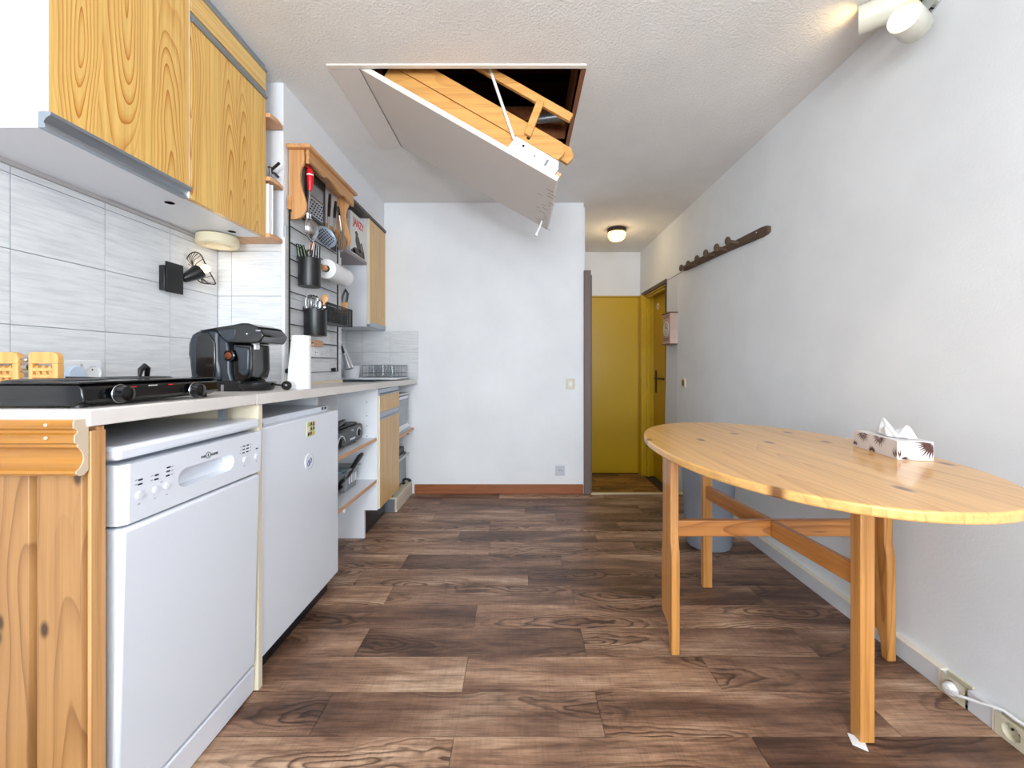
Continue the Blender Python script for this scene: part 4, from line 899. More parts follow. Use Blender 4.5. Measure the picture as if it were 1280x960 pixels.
for k in range(3):
    g_ = MB().lathe([(0.0, 0), (0.024, 0), (0.032, 0.085), (0.030, 0.085), (0.022, 0.004), (0.0, 0.004)], (-1.10+k*0.072, 3.06, zr0+0.005), (0, 0, 1), 24, False)
    one('drinking_glass', g_, GLASS, ('left clear glass in the wire dish rack, nearest the white pot', 'middle clear glass of three in the wire dish rack', 'right clear glass of three in the wire dish rack')[k], 'glass', (-1.10+k*0.072, 3.06, zr0+0.005), 'glasses in the dish rack')
# ---- outlet on the pillar
t = thing('pillar_socket', 'white wall socket with a small wooden block on top, behind the wire grid', 'socket', (XP+0.008, 2.14, 1.06))
ya, yb = PX(388.5, 440, -1.066).y, PX(400, 440, -1.066).y; zA = PX(394, 447, -1.066).z; zB = PX(394, 433.5, -1.066).z
MB().box(XP+0.0075, XP+0.015, ya, yb, zA, zB).build('frame', PAPER, t, 0.002)
MB().lathe([(0.017, 0.001), (0.019, 0.003), (0.016, 0.004), (0.015, 0.0015), (0, 0.0015)], (XP+0.0145, (ya+yb)/2, (zA+zB)/2), (1, 0, 0), 24, False).build('socket_face', WHITE, t)
h = MB()
for s in (-0.007, 0.007): h.cyl((XP+0.0155, (ya+yb)/2+s, (zA+zB)/2), (XP+0.0168, (ya+yb)/2+s, (zA+zB)/2), 0.003, n=8)
h.build('pin_hole', BLACK, t)['kind'] = 'stuff'
MB().box(XP+0.0075, XP+0.03, ya, yb, zB+0.002, zB+0.034).build('wood_block', SHELFE, t, 0.002)

# ================================================================ GRID, PINE SHELF AND UTENSILS ON THE PILLAR
XG = -1.056
t = thing('wire_grid', 'black wire grid hanging on the pillar under the pine shelf', 'grid', (XG, 2.12, 1.0))
gy0 = PX(361.8, 466, XG).y; gy1 = PX(422, 466, XG).y; gz0 = 0.982; sp = 0.0748; gz1 = gz0+sp*10
fr_ = MB(); fr_.tube([(XG, gy0, gz0), (XG, gy1, gz0), (XG, gy1, gz1), (XG, gy0, gz1)], 0.0042, 8, True); fr_.build('frame', BLACKM, t)
for k in range(1, 10): MB().tube([(XG+0.003, gy0, gz0+sp*k), (XG+0.003, gy1, gz0+sp*k)], 0.0028, 6).build('wire', BLACKM, t)
for y in (gy0, gy1-0.035):
    MB().lathe([(0.010, -0.012), (0.012, 0.0), (0.012, 0.008), (0.0, 0.010)], (XG-0.002, y-0.006, gz0+0.010), (1, 0, 0), 16).build('clip', BLACK, t)
# pine shelf
t = thing('pine_shelf', 'small pine hanging shelf with curved sides and a wavy front board, on the pillar', 'shelf', (-1.05, 2.15, 1.7))
YS0 = 1.885; YS1 = 2.395; XF = -0.985
side_px = [(358, 187), (379.5, 187), (380.3, 197), (379.5, 203), (376.5, 209), (374.8, 217), (375, 226), (377, 236), (380.3, 246), (382.3, 254), (382, 261), (379.5, 267), (375.5, 271.5), (370, 273.7), (361, 274), (361, 268)]
sp2 = [(P(a, b, YS0).x, P(a, b, YS0).z) for a, b in side_px]
xw = XP+0.0085
sp2[0] = (xw, sp2[0][1]); sp2[-1] = (xw, sp2[-1][1]); sp2[-2] = (xw, sp2[-2][1])
MB().prism(sp2, YS0, YS0+0.016, 'y').build('side_panel', SHELFP, t, 0.002)
MB().prism(sp2, YS1-0.016, YS1, 'y').build('side_panel', SHELFP, t, 0.002)
low_px = [(382, 203), (386, 204.5), (390, 207.5), (396, 213.7), (400, 219), (402.5, 222), (405, 221.8), (407.5, 222.5), (412, 227), (417.5, 234), (422, 240.5), (425, 244), (427.5, 244), (430, 245.5), (434, 250.5), (437.5, 255.5), (440, 258), (443, 261.5)]
lw_ = [(PX(a, b, XF).y, PX(a, b, XF).z) for a, b in low_px]
ztop = max(z for y, z in sp2 if True)
lw_[0] = (YS0, lw_[0][1]); lw_[-1] = (YS1, lw_[-1][1])
MB().prism([(YS1, ztop), (YS0, ztop)]+lw_, XF-0.004, XF+0.010, 'x').build('front_board', SHELFF, t, 0.0015)
MB().prism([(YS0-0.020, ztop), (YS1+0.014, ztop), (YS1+0.020, ztop+0.016), (YS0-0.026, ztop+0.016)], xw, XF+0.026, 'x').build('crown_board', SHELFF, t, 0.003)
MB().box(xw, xw+0.016, YS0-0.012, YS1-0.017, 1.735, 1.795).build('back_rail', SHELFP, t, 0.002)
MB().box(xw, XF-0.005, YS0+0.017, YS1-0.017, ztop-0.016, ztop-0.001).build('shelf_board', SHELFP, t)
hk = MB()
for y in (1.95, 2.05, 2.16, 2.25, 2.33): hk.tube([(xw+0.008, y, ztop-0.02), (xw+0.03, y, ztop-0.035), (xw+0.045, y, ztop-0.03)], 0.002, 6)
hk.build('hook', STEEL, t)
# hanging utensils
X1 = -1.030
def vert(name, parent_mb): pass
t = thing('box_grater', 'flat steel grater in a black frame hanging under the pine shelf', 'grater', (X1, 2.03, 1.9))
ga, gb = PX(381.5, 215, X1), PX(405.5, 278, X1)
gyA, gyB = PX(382.5, 230, X1).y, PX(405.5, 230, X1).y; gzt = 2.0-0.03; gzb = PX(394, 277, X1).z
f_ = MB()
for a in ((gyA, gyA+0.014, gzb, gzt), (gyB-0.014, gyB, gzb, gzt), (gyA, gyB, gzb, gzb+0.016), (gyA, gyB, gzt-0.05, gzt)): f_.box(X1-0.004, X1+0.006, *a)
f_.build('frame', BLACK, t, 0.002)
MB().box(X1-0.001, X1+0.002, gyA+0.013, gyB-0.013, gzb+0.014, gzt-0.048).build('plate', STEEL, t)
th = MB(); fn_ = MB()
for r in range(5):
    for q in range(6): th.ball((X1+0.003, gyA+0.026+q*0.0245+(0.012 if r % 2 else 0), gzb+0.030+r*0.016), 0.0055, 8, 5, (0.6, 1, 0.7))
for r in range(9):
    for q in range(12): fn_.ball((X1+0.0025, gyA+0.024+q*0.013, gzb+0.128+r*0.0075), 0.0022, 6, 4)
th.build('coarse_teeth', DGREY, t)['kind'] = 'stuff'; fn_.build('fine_teeth', GREY, t)['kind'] = 'stuff'
MB().box(X1+0.003, X1+0.0045, gyA+0.014, gyB-0.014, gzb+0.112, gzb+0.118).build('seam_strip', mat('brassy_strip', (150, 118, 88), 0.4, 0.6), t)
def hang(name, label, cat, px0, py0, px1, py1, X, parts):
    a, b = PX(px0, py0, X), PX(px1, py1, X); t = thing(name, label, cat, a); parts(t, a, b); return t
def peeler(t, a, b):
    MB().tube([a, a+Vector((0.004, 0, -0.02)), a+Vector((0.004, 0.001, -0.06)), a+Vector((0.002, 0.003, -0.105))], [0.010, 0.016, 0.014, 0.008], 14).build('handle', RED, t)
    MB().tube([a+Vector((0.0, 0, 0.0)), a+Vector((-0.01, 0, 0.018))], 0.006).build('hanging_loop', RED, t)
    MB().lathe([(0.0155, 0), (0.0155, 0.006)], a+Vector((0.004, 0, -0.034)), (0, 0, 1), 16).build('white_band', PAPER, t)
    MB().tube([a+Vector((0.002, 0.003, -0.10)), b], 0.0045, 8).build('shaft', STEEL, t)
    MB().tube([b+Vector((0, 0, 0.035)), b+Vector((0, 0, 0.0))], [0.0085, 0.004], 8).build('tip', STEEL, t)
hang('sharpening_steel', 'red handled kitchen steel hanging at the near end of the pine shelf', 'utensil', 386.5, 211, 384.5, 276, -1.0, peeler)
def handle_rod(t, a, b, hl, hm, rm, r1=0.009, r2=0.005):
    MB().tube([a, a.lerp(b, hl*0.5), a.lerp(b, hl)], [r1*0.8, r1, r1*0.8], 10).build('handle', hm, t)
    MB().tube([a.lerp(b, hl), b], r2, 8).build('shaft', rm, t)
def skimmer(t, a, b):
    handle_rod(t, a, b, 0.6, BLACK, STEEL)
    c_ = PX(407.5, 296, -1.005); n = Vector((0.80, -0.5, 0.25)).normalized(); u = n.orthogonal().normalized(); v = n.cross(u); R = 0.060
    rings = [[c_+(u*math.cos(2*math.pi*i/32)+v*math.sin(2*math.pi*i/32))*R*math.sin(q)-n*R*0.35*(math.cos(q)-0.25) for i in range(32)] for q in [0.001]+[k*math.pi/16 for k in range(1, 8)]]
    bw_ = MB(); bw_.ring_path(rings, False); o = bw_.build('bowl', mat('steel_grey_bowl', (150, 164, 180), 0.35, 0.4), t)
    s_ = o.modifiers.new('solid', 'SOLIDIFY'); s_.thickness = 0.0015; 
    ho = MB()
    for i in range(-4, 5):
        for j in range(-4, 5):
            d2_ = (i*i+j*j)*0.0128**2
            if d2_ < (R*0.84)**2:
                q = math.asin(math.sqrt(d2_)/R); p = c_+u*i*0.0128+v*j*0.0128-n*R*0.35*(math.cos(q)-0.25)
                ho.lathe([(0.0, 0.0), (0.0046, 0.0), (0.0046, 0.0018), (0.0, 0.0018)], p+n*0.0010, n, 8, False); ho.lathe([(0.0, 0.0), (0.0046, 0.0), (0.0046, 0.0018), (0.0, 0.0018)], p-n*0.0035, n, 8, False)
    ho.build('hole', BLACK, o)['kind'] = 'stuff'
hang('skimmer', 'grey perforated skimmer with a black handle hanging under the pine shelf', 'utensil', 412.5, 243, 410, 290, -1.025, skimmer)
def ladle(t, a, b):
    MB().tube([a, b], 0.005, 8).build('shaft', STEEL, t)
    c_ = PX(389.5, 287, -0.995)
    o = MB().ring_path([[c_+Vector((0.030*math.cos(q)-0.004, 0.048*math.sin(q)*math.cos(2*math.pi*i/24), 0.048*math.sin(q)*math.sin(2*math.pi*i/24)-0.03*math.cos(q)*0)) for i in range(24)] for q in [0.001]+[k*math.pi/14 for k in range(1, 8)]], False).build('bowl', STEEL, t)
    o.modifiers.new('solid', 'SOLIDIFY').thickness = 0.002
    MB().tube([c_+Vector((-0.004, 0.05*math.cos(2*math.pi*i/28), 0.05*math.sin(2*math.pi*i/28))) for i in range(28)], 0.0045, 8, True).build('rim', CHROME, o)
    MB().tube([c_+Vector((-0.004, 0, -0.05)), PX(390, 303, -1.0), PX(388.5, 306, -1.0)], 0.005, 8).build('hook', BLACK, o)
hang('steel_ladle', 'bright steel ladle hanging in front of the knife cup', 'utensil', 388, 268, 388, 282, -1.0, ladle)
def turner(col):
    def f(t, a, b):
        handle_rod(t, a, b, 0.55, BLACK, STEEL)
        MB().prism([(b.y-0.010, b.z+0.005), (b.y+0.010, b.z+0.005), (b.y+0.030, b.z-0.03), (b.y+0.032, b.z-0.105), (b.y-0.032, b.z-0.105), (b.y-0.030, b.z-0.03)], b.x-0.002, b.x+0.002, 'x').build('blade', col, t, 0.001)
    return f
hang('turner', 'black spatula hanging behind the skimmer', 'utensil', 419.5, 252, 417, 290, -1.035, turner(BLACK))
def whisk(t, a, b):
    handle_rod(t, a, b, 0.35, BLACK, STEEL, 0.008)
    c_ = b; w_ = MB()
    for k in range(7):
        an = k*math.pi/7
        d_ = Vector((math.cos(an), math.sin(an), 0))
        w_.tube([c_+Vector((0, 0, 0.05))]+[c_+d_*0.030*math.sin(q*math.pi/10)*1.0-Vector((0, 0, 0.115*q/10-0.0)) for q in range(1, 11)], 0.0013, 5)
        w_.tube([c_+Vector((0, 0, 0.05))]+[c_-d_*0.030*math.sin(q*math.pi/10)*1.0-Vector((0, 0, 0.115*q/10-0.0)) for q in range(1, 11)], 0.0013, 5)
    w_.build('wire_loops', STEEL, t)
hang('whisk', 'steel wire whisk hanging beside the far side panel of the pine shelf', 'whisk', 422.5, 258, 427, 290, -1.015, whisk)
# cups hanging on the grid
def cup(label, px0, px1, pyt, pyb, Y):
    cx = P((px0+px1)/2, pyt, Y).x; z1 = P(0, pyt, Y).z; z0 = P(0, pyb, Y).z; r = (px1-px0)/2*Y/F*0.985
    t = thing('utensil_cup', label, 'cup', (cx, Y, z0), 'black cups on the wire grid')
    MB().lathe([(0.0, 0), (r*0.98, 0), (r, 0.003), (r, z1-z0), (r-0.003, z1-z0), (r-0.003, 0.004), (0.0, 0.004)], (cx, Y, z0), (0, 0, 1), 40, False).build('cup', BLACK, t)
    hk_ = MB()
    for s in (-0.02, 0.02): hk_.tube([(cx-r+0.006, Y+s, z1-0.004), (XG-0.006, Y+s, z1+0.012), (XG-0.008, Y+s, z1-0.008)], 0.002, 6)
    hk_.build('hook', BLACKM, t)
    return cx, r, z0, z1
cx, r, z0, z1 = cup('upper black cup on the wire grid, holding black handled knives', 374, 400, 323.5, 358.5, 1.965)
def stick(name, label, cat, base, top, r, m, group=None, tip=None):
    t = thing(name, label, cat, base, group)
    b, p = Vector(base), Vector(top)
    MB().tube([b.lerp(p, 0.30), b.lerp(p, 0.65), p], [r*0.85, r, r*0.9], 10).build('handle', m, t)
    MB().tube([b, b.lerp(p, 0.31)], r*0.45, 8).build('blade', STEEL, t)
    if tip is not None: MB().tube([p.lerp(b, 0.02)+Vector((0.004, -r, 0)), b.lerp(p, 0.6)+Vector((0.004, -r, 0))], 0.0013, 6).build('edge_line', tip, t)
    return t
GREENP = mat('pale_green_plastic', (168, 200, 160), 0.4)
kz = z0+0.012
for i, (px, py, dy, tp) in enumerate(((371.5, 305, -0.02, GREENP), (374.5, 306, 0.0, GREENP), (378.5, 307, 0.02, GREENP))):
    stick('knife', ('leftmost black handled knife leaning out of the upper cup', 'second knife from the left in the upper cup', 'third knife from the left in the upper cup')[i], 'knife', (cx-0.016+i*0.008, 1.965+dy, kz), P(px, py, 1.965+dy*1.4), 0.0075, BLACK, 'knives leaning left in the upper cup', tp)
for i, (px, py, dy) in enumerate(((393.5, 305, -0.015), (398.5, 308, 0.02))):
    stick('knife', ('upright black handled knife in the upper cup, nearer the middle', 'upright black handled knife at the right rim of the upper cup')[i], 'knife', (cx+0.006+i*0.022, 1.965+dy, kz), P(px, py, 1.965+dy), 0.0085, BLACK, None, PAPER)
t = thing('scissors', 'scissors with brownish handles standing in the upper cup', 'scissors', (cx, 1.955, kz))
MB().tube([(cx, 1.955, kz), P(386, 322, 1.95)], 0.005).build('blade', STEEL, t)
p = P(386.5, 317, 1.94)
MB().tube([p+Vector((0.012*math.cos(a*math.pi/8), 0, 0.016*math.sin(a*math.pi/8))) for a in range(16)], 0.0045, 8, True).tube([P(387, 315, 1.94), P(390, 302, 1.94)], 0.005).build('handle', BLACK, t)
MB().tube([P(385.5, 316, 1.945), P(388.5, 303, 1.945)], 0.004).tube([P(390, 312, 1.945), P(392, 303, 1.945)], 0.004).build('handle_inlay', mat('copper_pink', (206, 140, 112), 0.3, 0.3), t)
cx, r, z0, z1 = cup('lower black cup on the wire grid, holding steel whisks and a wooden spoon', 381, 407.5, 387, 420, 2.02)
kz = z0+0.012
t = thing('balloon_whisk', 'steel wire whisk standing head up in the lower cup', 'whisk', (cx-0.012, 2.0, kz))
MB().tube([(cx-0.012, 2.0, kz), (cx-0.014, 2.0, z1)], 0.007).build('handle', STEEL, t)
b_ = P(389.5, 388, 2.0); w_ = MB()
for k in range(8):
    an = k*math.pi/8; d_ = Vector((math.cos(an), math.sin(an), 0))
    w_.tube([b_+d_*0.027*math.sin(q*math.pi/14)**0.6*(1 if q < 14 else 0)+Vector((0, 0, 0.075*(1-math.cos(q*math.pi/14))/2)) for q in range(0, 15)]+[b_-d_*0.027*math.sin(q*math.pi/14)**0.6*(1 if q < 14 else 0)+Vector((0, 0, 0.075*(1-math.cos(q*math.pi/14))/2)) for q in range(14, -1, -1)], 0.0016, 5)
w_.build('wire_loops', STEEL, t)
def spoon(label, px, py, dy, m, rx, rz, r=0.0045, grp=None, name='spoon'):
    a = Vector((cx+0.004+(px-394)*0.0012, 2.02+dy, kz)); c_ = P(px, py, 2.02+dy)
    t = thing(name, label, 'spoon', a, grp)
    MB().tube([a, c_], r, 8).build('handle', m, t)
    MB().ball(c_, 1.0, 18, 10, (rx, 0.006, rz)).build('bowl', m, t)
spoon('taller steel spoon standing bowl up beside the balloon whisk', 395.5, 376, -0.01, STEEL, 0.013, 0.026, grp='steel spoons in the lower cup')
spoon('shorter steel spoon standing bowl up in front of the wooden spoon', 399.0, 381, -0.022, STEEL, 0.012, 0.026, grp='steel spoons in the lower cup')
spoon('steel serving fork with a wide head at the right of the lower cup', 403.5, 384, 0.0, STEEL, 0.018, 0.012, name='serving_spoon')
spoon('round headed wooden spoon in the lower cup', 405.5, 373.5, 0.015, SHELFP, 0.020, 0.022, 0.006, name='wooden_spoon')
# mesh basket
XM = -0.975
t = thing('mesh_basket', 'black mesh basket hooked on the wire grid beside the lower cup', 'basket', (-1.01, 2.2, 1.24))
my0, my1 = PX(408.5, 390, XM).y, PX(440, 390, XM).y; mz0, mz1 = 1.240, 1.336
rm = MB()
for z_ in (mz0, mz1): rm.tube([(XM, my0, z_), (XM, my1, z_), (XG+0.012, my1, z_), (XG+0.012, my0, z_)], 0.0032, 6, True)
for x in (XM, XG+0.012):
    for y in (my0, my1): rm.tube([(x, y, mz0), (x, y, mz1)], 0.003, 6)
rm.build('frame', BLACKM, t)
ms = MB(); n = 34
for k in range(1, n): y = my0+(my1-my0)*k/n; ms.tube([(XM, y, mz0), (XM, y, mz1)], 0.0012, 4); ms.tube([(XG+0.012, y, mz0), (XG+0.012, y, mz1)], 0.0012, 4)
for k in range(1, 11): z_ = mz0+(mz1-mz0)*k/11; ms.tube([(XG+0.012, my0, z_), (XM, my0, z_), (XM, my1, z_), (XG+0.012, my1, z_)], 0.0012, 4, True)
for k in range(1, 10): x = XG+0.012+(XM-XG-0.012)*k/10; ms.tube([(x, my0, mz0), (x, my0, mz1)], 0.0012, 4); ms.tube([(x, my1, mz0), (x, my1, mz1)], 0.0012, 4)
ms.build('mesh', BLACKM, t)['kind'] = 'stuff'
MB().box(XG+0.013, XM-0.001, my0+0.002, my1-0.002, mz0-0.001, mz0+0.001).build('floor_plate', BLACK, t)
for k, (y, m_) in enumerate(((2.12, DGREY), (2.19, mat('maroon_packet', (84, 56, 52), 0.6)), (2.26, DGREY), (2.32, BLACK))):
    one('sachet', MB(Matrix.Translation((-1.01, y, mz0+0.002)) @ Matrix.Rotation(0.15*(k-1.5), 4, 'X')).box(-0.022, 0.022, -0.024, 0.024, 0.004, 0.062+0.006*(k % 2)), m_, ('grey packet at the near end of the mesh basket', 'maroon packet in the middle of the mesh basket', 'grey packet right of the maroon one in the mesh basket', 'black packet at the far end of the mesh basket')[k], 'packet', (-1.01, y, mz0), 'packets in the mesh basket', bevel=0.004)
# horizontal kitchen roll under the pine shelf
t = thing('kitchen_roll', 'white kitchen roll on a wooden bar below the pine shelf', 'paper roll', (-1.0, 2.2, 1.52))
ra, rb = Vector((-1.0, 2.105, P(0, 336, 2.105).z)), Vector((-1.0, 2.325, P(0, 336, 2.105).z))
MB().lathe([(0.018, 0), (0.049, 0), (0.051, 0.002), (0.051, 0.218), (0.049, 0.22), (0.018, 0.22)], ra, rb-ra, 40, False).build('paper', PAPER, t)
rd = Vector((0, 1, 0))
MB().lathe([(0.0, -0.03), (0.014, -0.028), (0.016, -0.018), (0.013, -0.006), (0.010, 0.0), (0.010, 0.24), (0.0, 0.242)], ra, rd, 20, False).build('bar', SHELFP, t)
MB().tube([ra+Vector((0, -0.012, 0)), ra+Vector((-0.03, -0.012, 0.03)), (XG+0.006, ra.y-0.012, ra.z+0.045)], 0.003, 6).tube([rb+Vector((0, 0.014, 0)), rb+Vector((-0.03, 0.014, 0.03)), (XG+0.006, rb.y+0.014, rb.z+0.045)], 0.003, 6).build('bracket', BLACKM, t)
MB().add([ra+Vector((0.0515*math.cos(a), s, 0.0515*math.sin(a))) for s in (0.001, 0.219) for a in (0.9, 1.2, 1.5)]+[ra+Vector((0.0525*math.cos(a), s, 0.0525*math.sin(a))) for s in (0.001, 0.219) for a in (0.9, 1.2, 1.5)], [(0,1,4,3),(1,2,5,4),(6,7,10,9),(7,8,11,10)]).build('loose_edge', PAPER, t)

# ================================================================ ATTIC HATCH WITH FOLDED LADDER
dv = Vector((0.855, 0, -0.488)).normalized(); nv = Vector((-dv.z, 0, dv.x))
def HM(Y=0.0):
    m = Matrix.Identity(4)
    for i in range(3): m[i][0] = dv[i]; m[i][1] = (0, 1, 0)[i]; m[i][2] = nv[i]; m[i][3] = (hx0, 0, H)[i]
    return m
M_ = HM()
t = thing('attic_hatch', 'white attic hatch hanging half open from the ceiling with its folded pine ladder', 'hatch', (hx0, (hy0+hy1)/2, H))
y0, y1 = hy0+0.004, hy1-0.004
dr = MB(M_).box(0.0, 0.985, y0, y1, -0.002, 0.022).build('hatch_door', HATCHP, t, 0.002)
sc_ = MB(M_)
random.seed(5)
for k in range(16):
    a = 0.90+random.uniform(0, 0.07); y = y0+0.12+k*0.033; sc_.box(a, a+random.uniform(0.012, 0.04), y, y+0.004, -0.0026, -0.0018)
sc_.build('scuff_marks', mat('scuff_brown', (150, 120, 104), 0.8), dr)
MB(M_).tube([(0.945, y1-0.10, -0.004), (0.95, y1-0.095, -0.03), (0.955, y1-0.09, -0.085)], [0.004, 0.006, 0.006]).build('catch_hook', PAPER, dr)
MB(M_).cyl((0.955, y1-0.09, -0.082), (0.956, y1-0.09, -0.092), 0.008).build('hook_end', PAPER, dr)
MB(M_).box(0.962, 0.983, y0+0.03, y0+0.05, 0.022, 0.05).build('lock_plate', SHELFE, dr)
def beam(name, a0, a1, p0, p1, ya, yb, mm=None, ends=0.02, par=None):
    e = min(ends, (p1-p0)*0.4)
    return MB(M_).prism([(a0, p0), (a1-e*0.3, p0), (a1, p0+e), (a1, p1-e), (a1-e, p1), (a0, p1)], ya, yb, 'y').build(name, mm or LADDER, par or t, 0.002)
ys0, ys1 = y0+0.045, y1-0.10
for ya in (ys0, ys1):
    beam('stringer', 0.08, 0.735, 0.028, 0.098, ya, ya+0.024)
    e_ = 0 if ya == ys0 else 0.08
    beam('stringer', 0.08, 0.945-e_, 0.100, 0.178, ya-0.004, ya+0.020, ends=0.03)
    beam('stringer', 0.08, 0.985-e_, 0.125, 0.195, ya+0.032, ya+0.055, ends=0.035)
for k in range(3):
    a = 0.18+k*0.24
    for p in (0.05, 0.125): MB(M_).box(a, a+0.08, ys0+0.024, ys1, p, p+0.018).build('tread', LADDER, t, 0.001)
br = MB(M_).prism([(0.715, 0.022), (0.955, 0.022), (0.960, 0.06), (0.945, 0.094), (0.725, 0.097)], ys0-0.012, ys0-0.004, 'y').build('steel_bracket', mat('white_metal', (240, 240, 240), 0.35), t, 0.002)
MB(M_).cyl((0.775, ys0-0.012, 0.075), (0.775, ys0-0.006, 0.075), 0.006).cyl((0.84, ys0-0.013, 0.06), (0.84, ys0-0.006, 0.06), 0.004).box(0.895, 0.905, ys0-0.0135, ys0-0.010, 0.045, 0.075).build('rivet', GREY, br)
MB(M_).cyl((0.775, ys0-0.006, 0.12), (0.775, ys0-0.003, 0.12), 0.008).build('bolt', BLACKM, t)
rod = MB().tube([P(645, 180, 1.795), P(636, 155, 1.80), P(612, 85, 1.815), P(606, 66, 1.82)], 0.0065, 8).build('pull_rod', PAPER, t)
hr = MB(M_).box(0.40, 0.895, ys0-0.002, ys0+0.020, 0.277, 0.315).build('handrail', LADDER, t, 0.004)
MB(M_).obox((0.755, ys0-0.012, 0.205), (0.017, 0, 0), (0, 0.009, 0), (-0.012, 0, 0.082)).build('handrail_post', LADDER, t, 0.003)
t = thing('coil_spring', 'grey coil spring stretched across the far side of the hatch opening', 'spring', P(690, 147, 2.25))
a_, b_ = P(672, 149.5, 2.30), P(704, 145, 2.20)
hel = []
for k in range(0, 22*10+1):
    f_ = k/(22*10); c_ = a_.lerp(b_, f_); u_ = (b_-a_).normalized().orthogonal().normalized(); w_ = (b_-a_).normalized().cross(u_)
    hel.append(c_+(u_*math.cos(2*math.pi*k/10)+w_*math.sin(2*math.pi*k/10))*0.020)
MB().tube(hel, 0.0034, 5).build('coil', mat('galvanised', (150, 152, 156), 0.35, 0.8), t)
MB().tube([b_, b_.lerp(P(709, 143.5, 2.19), 0.6)]+[P(707.5+3*math.cos(a*math.pi/6), 143.5+3*math.sin(a*math.pi/6), 2.19) for a in range(13)], 0.003, 6).build('end_hook', mat('galvanised_hook', (190, 190, 190), 0.35, 0.6), t)
MB().tube([a_, a_+(a_-b_)*0.5], 0.004, 6).build('far_end', STEEL, t)

# ================================================================ RIGHT SIDE
# ---- ceiling lamp in the hall
t = thing('hall_lamp', 'round bulkhead ceiling lamp, lit, with a dark rim in the hall', 'lamp', (0.915, 3.86, H))
lc = Vector((0.915, 3.86, H))
MB().lathe([(0.0, 0), (0.085, 0), (0.087, -0.005), (0.087, -0.030), (0.080, -0.036), (0.0, -0.036)], lc, (0, 0, 1), 36, False).build('rim', mat('dark_bronze_rim', (58, 42, 36), 0.4, 0.3), t)
dm = MB().lathe([(0.080, -0.036), (0.079, -0.070), (0.070, -0.092), (0.050, -0.106), (0.025, -0.112), (0.0, -0.113)], lc, (0, 0, 1), 36, False).build('glass_dome', DOME, t)
rb_ = MB()
for k in range(20):
    a = k*math.pi/10; rb_.tube([lc+Vector((r_*math.cos(a), r_*math.sin(a), h_)) for r_, h_ in ((0.081, -0.038), (0.080, -0.070), (0.071, -0.093), (0.051, -0.107))], 0.0022, 5)
rb_.build('glass_ribs', mat('pale_glass_rib', (236, 214, 176), 0.2, emit=(255, 200, 110), estr=0.8), dm)
point_light('hall_lamp_light', lc+Vector((0, 0, -0.16)), 1.3, (1.0, 0.80, 0.52), 0.06)
# ---- twin spot on the right wall
t = thing('twin_spotlight', 'cream twin spotlight, one head lit, high on the right wall', 'spotlight', (1.36, 1.42, 2.24))
CREAMM = mat('cream_lacquer', (224, 220, 204), 0.25, coat=0.4)
ha = P(1073, 26.5, 1.47); da = Vector((0.77, -0.64, 0.0)).normalized()
def head(p, d, R, L, lit):
    m = MB(); m.lathe([(R*0.90, 0.10*L), (R*0.95, 0.0), (R, 0.0), (R, L*0.94), (R*0.9, L), (0, L)], p, d, 36, False)
    h_ = m.build('lamp_head', CREAMM, t)
    MB().lathe([(R*0.945, 0.0), (R*0.90, 0.35*L), (R*0.6, 0.6*L), (0.0, 0.62*L)], p+d*0.0012, d, 30, False).build('reflector', SPOTIN if lit else PAPER, h_)
    MB().ball(p+d*0.36*L, R*0.52, 16, 10).build('bulb', BULB if lit else PAPER, h_)
    return h_
head(ha, da, 0.045, 0.152, True)
db = Vector((0.85, 0.50, 0.06)).normalized(); hb_ = P(1130, 21, 1.30)
head(hb_, db, 0.0435, 0.105, True)
wx = xr(2.24)
MB().lathe([(0.0, 0.0), (0.060, 0.0), (0.060, 0.006), (0.052, 0.014), (0.0, 0.016)], (wx-0.001, 1.37, 2.272-0.02), (-1, 0, 0), 32, False).build('wall_rose', CHROME, t)
e1 = ha+da*0.152; e2 = hb_+db*0.105
MB().tube([(wx-0.012, 1.37, 2.252), (wx-0.035, 1.37, 2.262), e1+Vector((0, 0.01, 0.0))], 0.007).tube([(wx-0.012, 1.38, 2.25), (wx-0.02, 1.42, 2.24), e2-db*0.01], 0.007).build('bracket', mat('dark_bracket', (36, 40, 46), 0.3, 0.6), t)
MB().tube([(wx-0.005, 1.34, 2.255), (wx-0.03, 1.29, 2.285), (wx-0.01, 1.22, 2.296)], 0.005).build('lead', CREAMM, t)
spot_light('spot_a_light', ha+da*0.02, -da, 0.4, (1.0, 0.72, 0.36), 120, 0.03, 0.6)
spot_light('spot_b_light', hb_+db*0.02, -db, 0.25, (1.0, 0.82, 0.55), 110, 0.03, 0.6)
# ---- rustic hook rack
p0 = PX(851, 336, 1.338); p1 = PX(957, 286, 1.338)
t = thing('hook_rack', 'rusty iron rail with a row of round hooks on the right wall', 'rack', (1.34, (p0.y+p1.y)/2, (p0.z+p1.z)/2))
a0_ = p1; L = p0-p1
def rp(f, dz=0.0, dx=0.0): q = a0_+L*f; return Vector((xr(q.z)-0.012+dx, q.y, q.z+dz))
prof_ = [(0.0, 0.016), (0.02, 0.024), (0.06, 0.028), (0.12, 0.027), (0.2, 0.026), (0.3, 0.024), (0.42, 0.023), (0.6, 0.024), (0.8, 0.024), (0.95, 0.024), (0.985, 0.022)]
up = [(rp(f).y, rp(f).z+h_) for f, h_ in prof_]; lo_ = [(rp(f).y, rp(f).z-h_) for f, h_ in reversed(prof_)]
xw_ = xr(1.80)
MB().prism(up+lo_, xw_-0.020, xw_+0.004, 'x').build('rail', RUST, t, 0.006)
MB().ball(rp(0.09, 0.008, -0.007), 0.006, 10, 6).build('screw_head', STEEL, t)
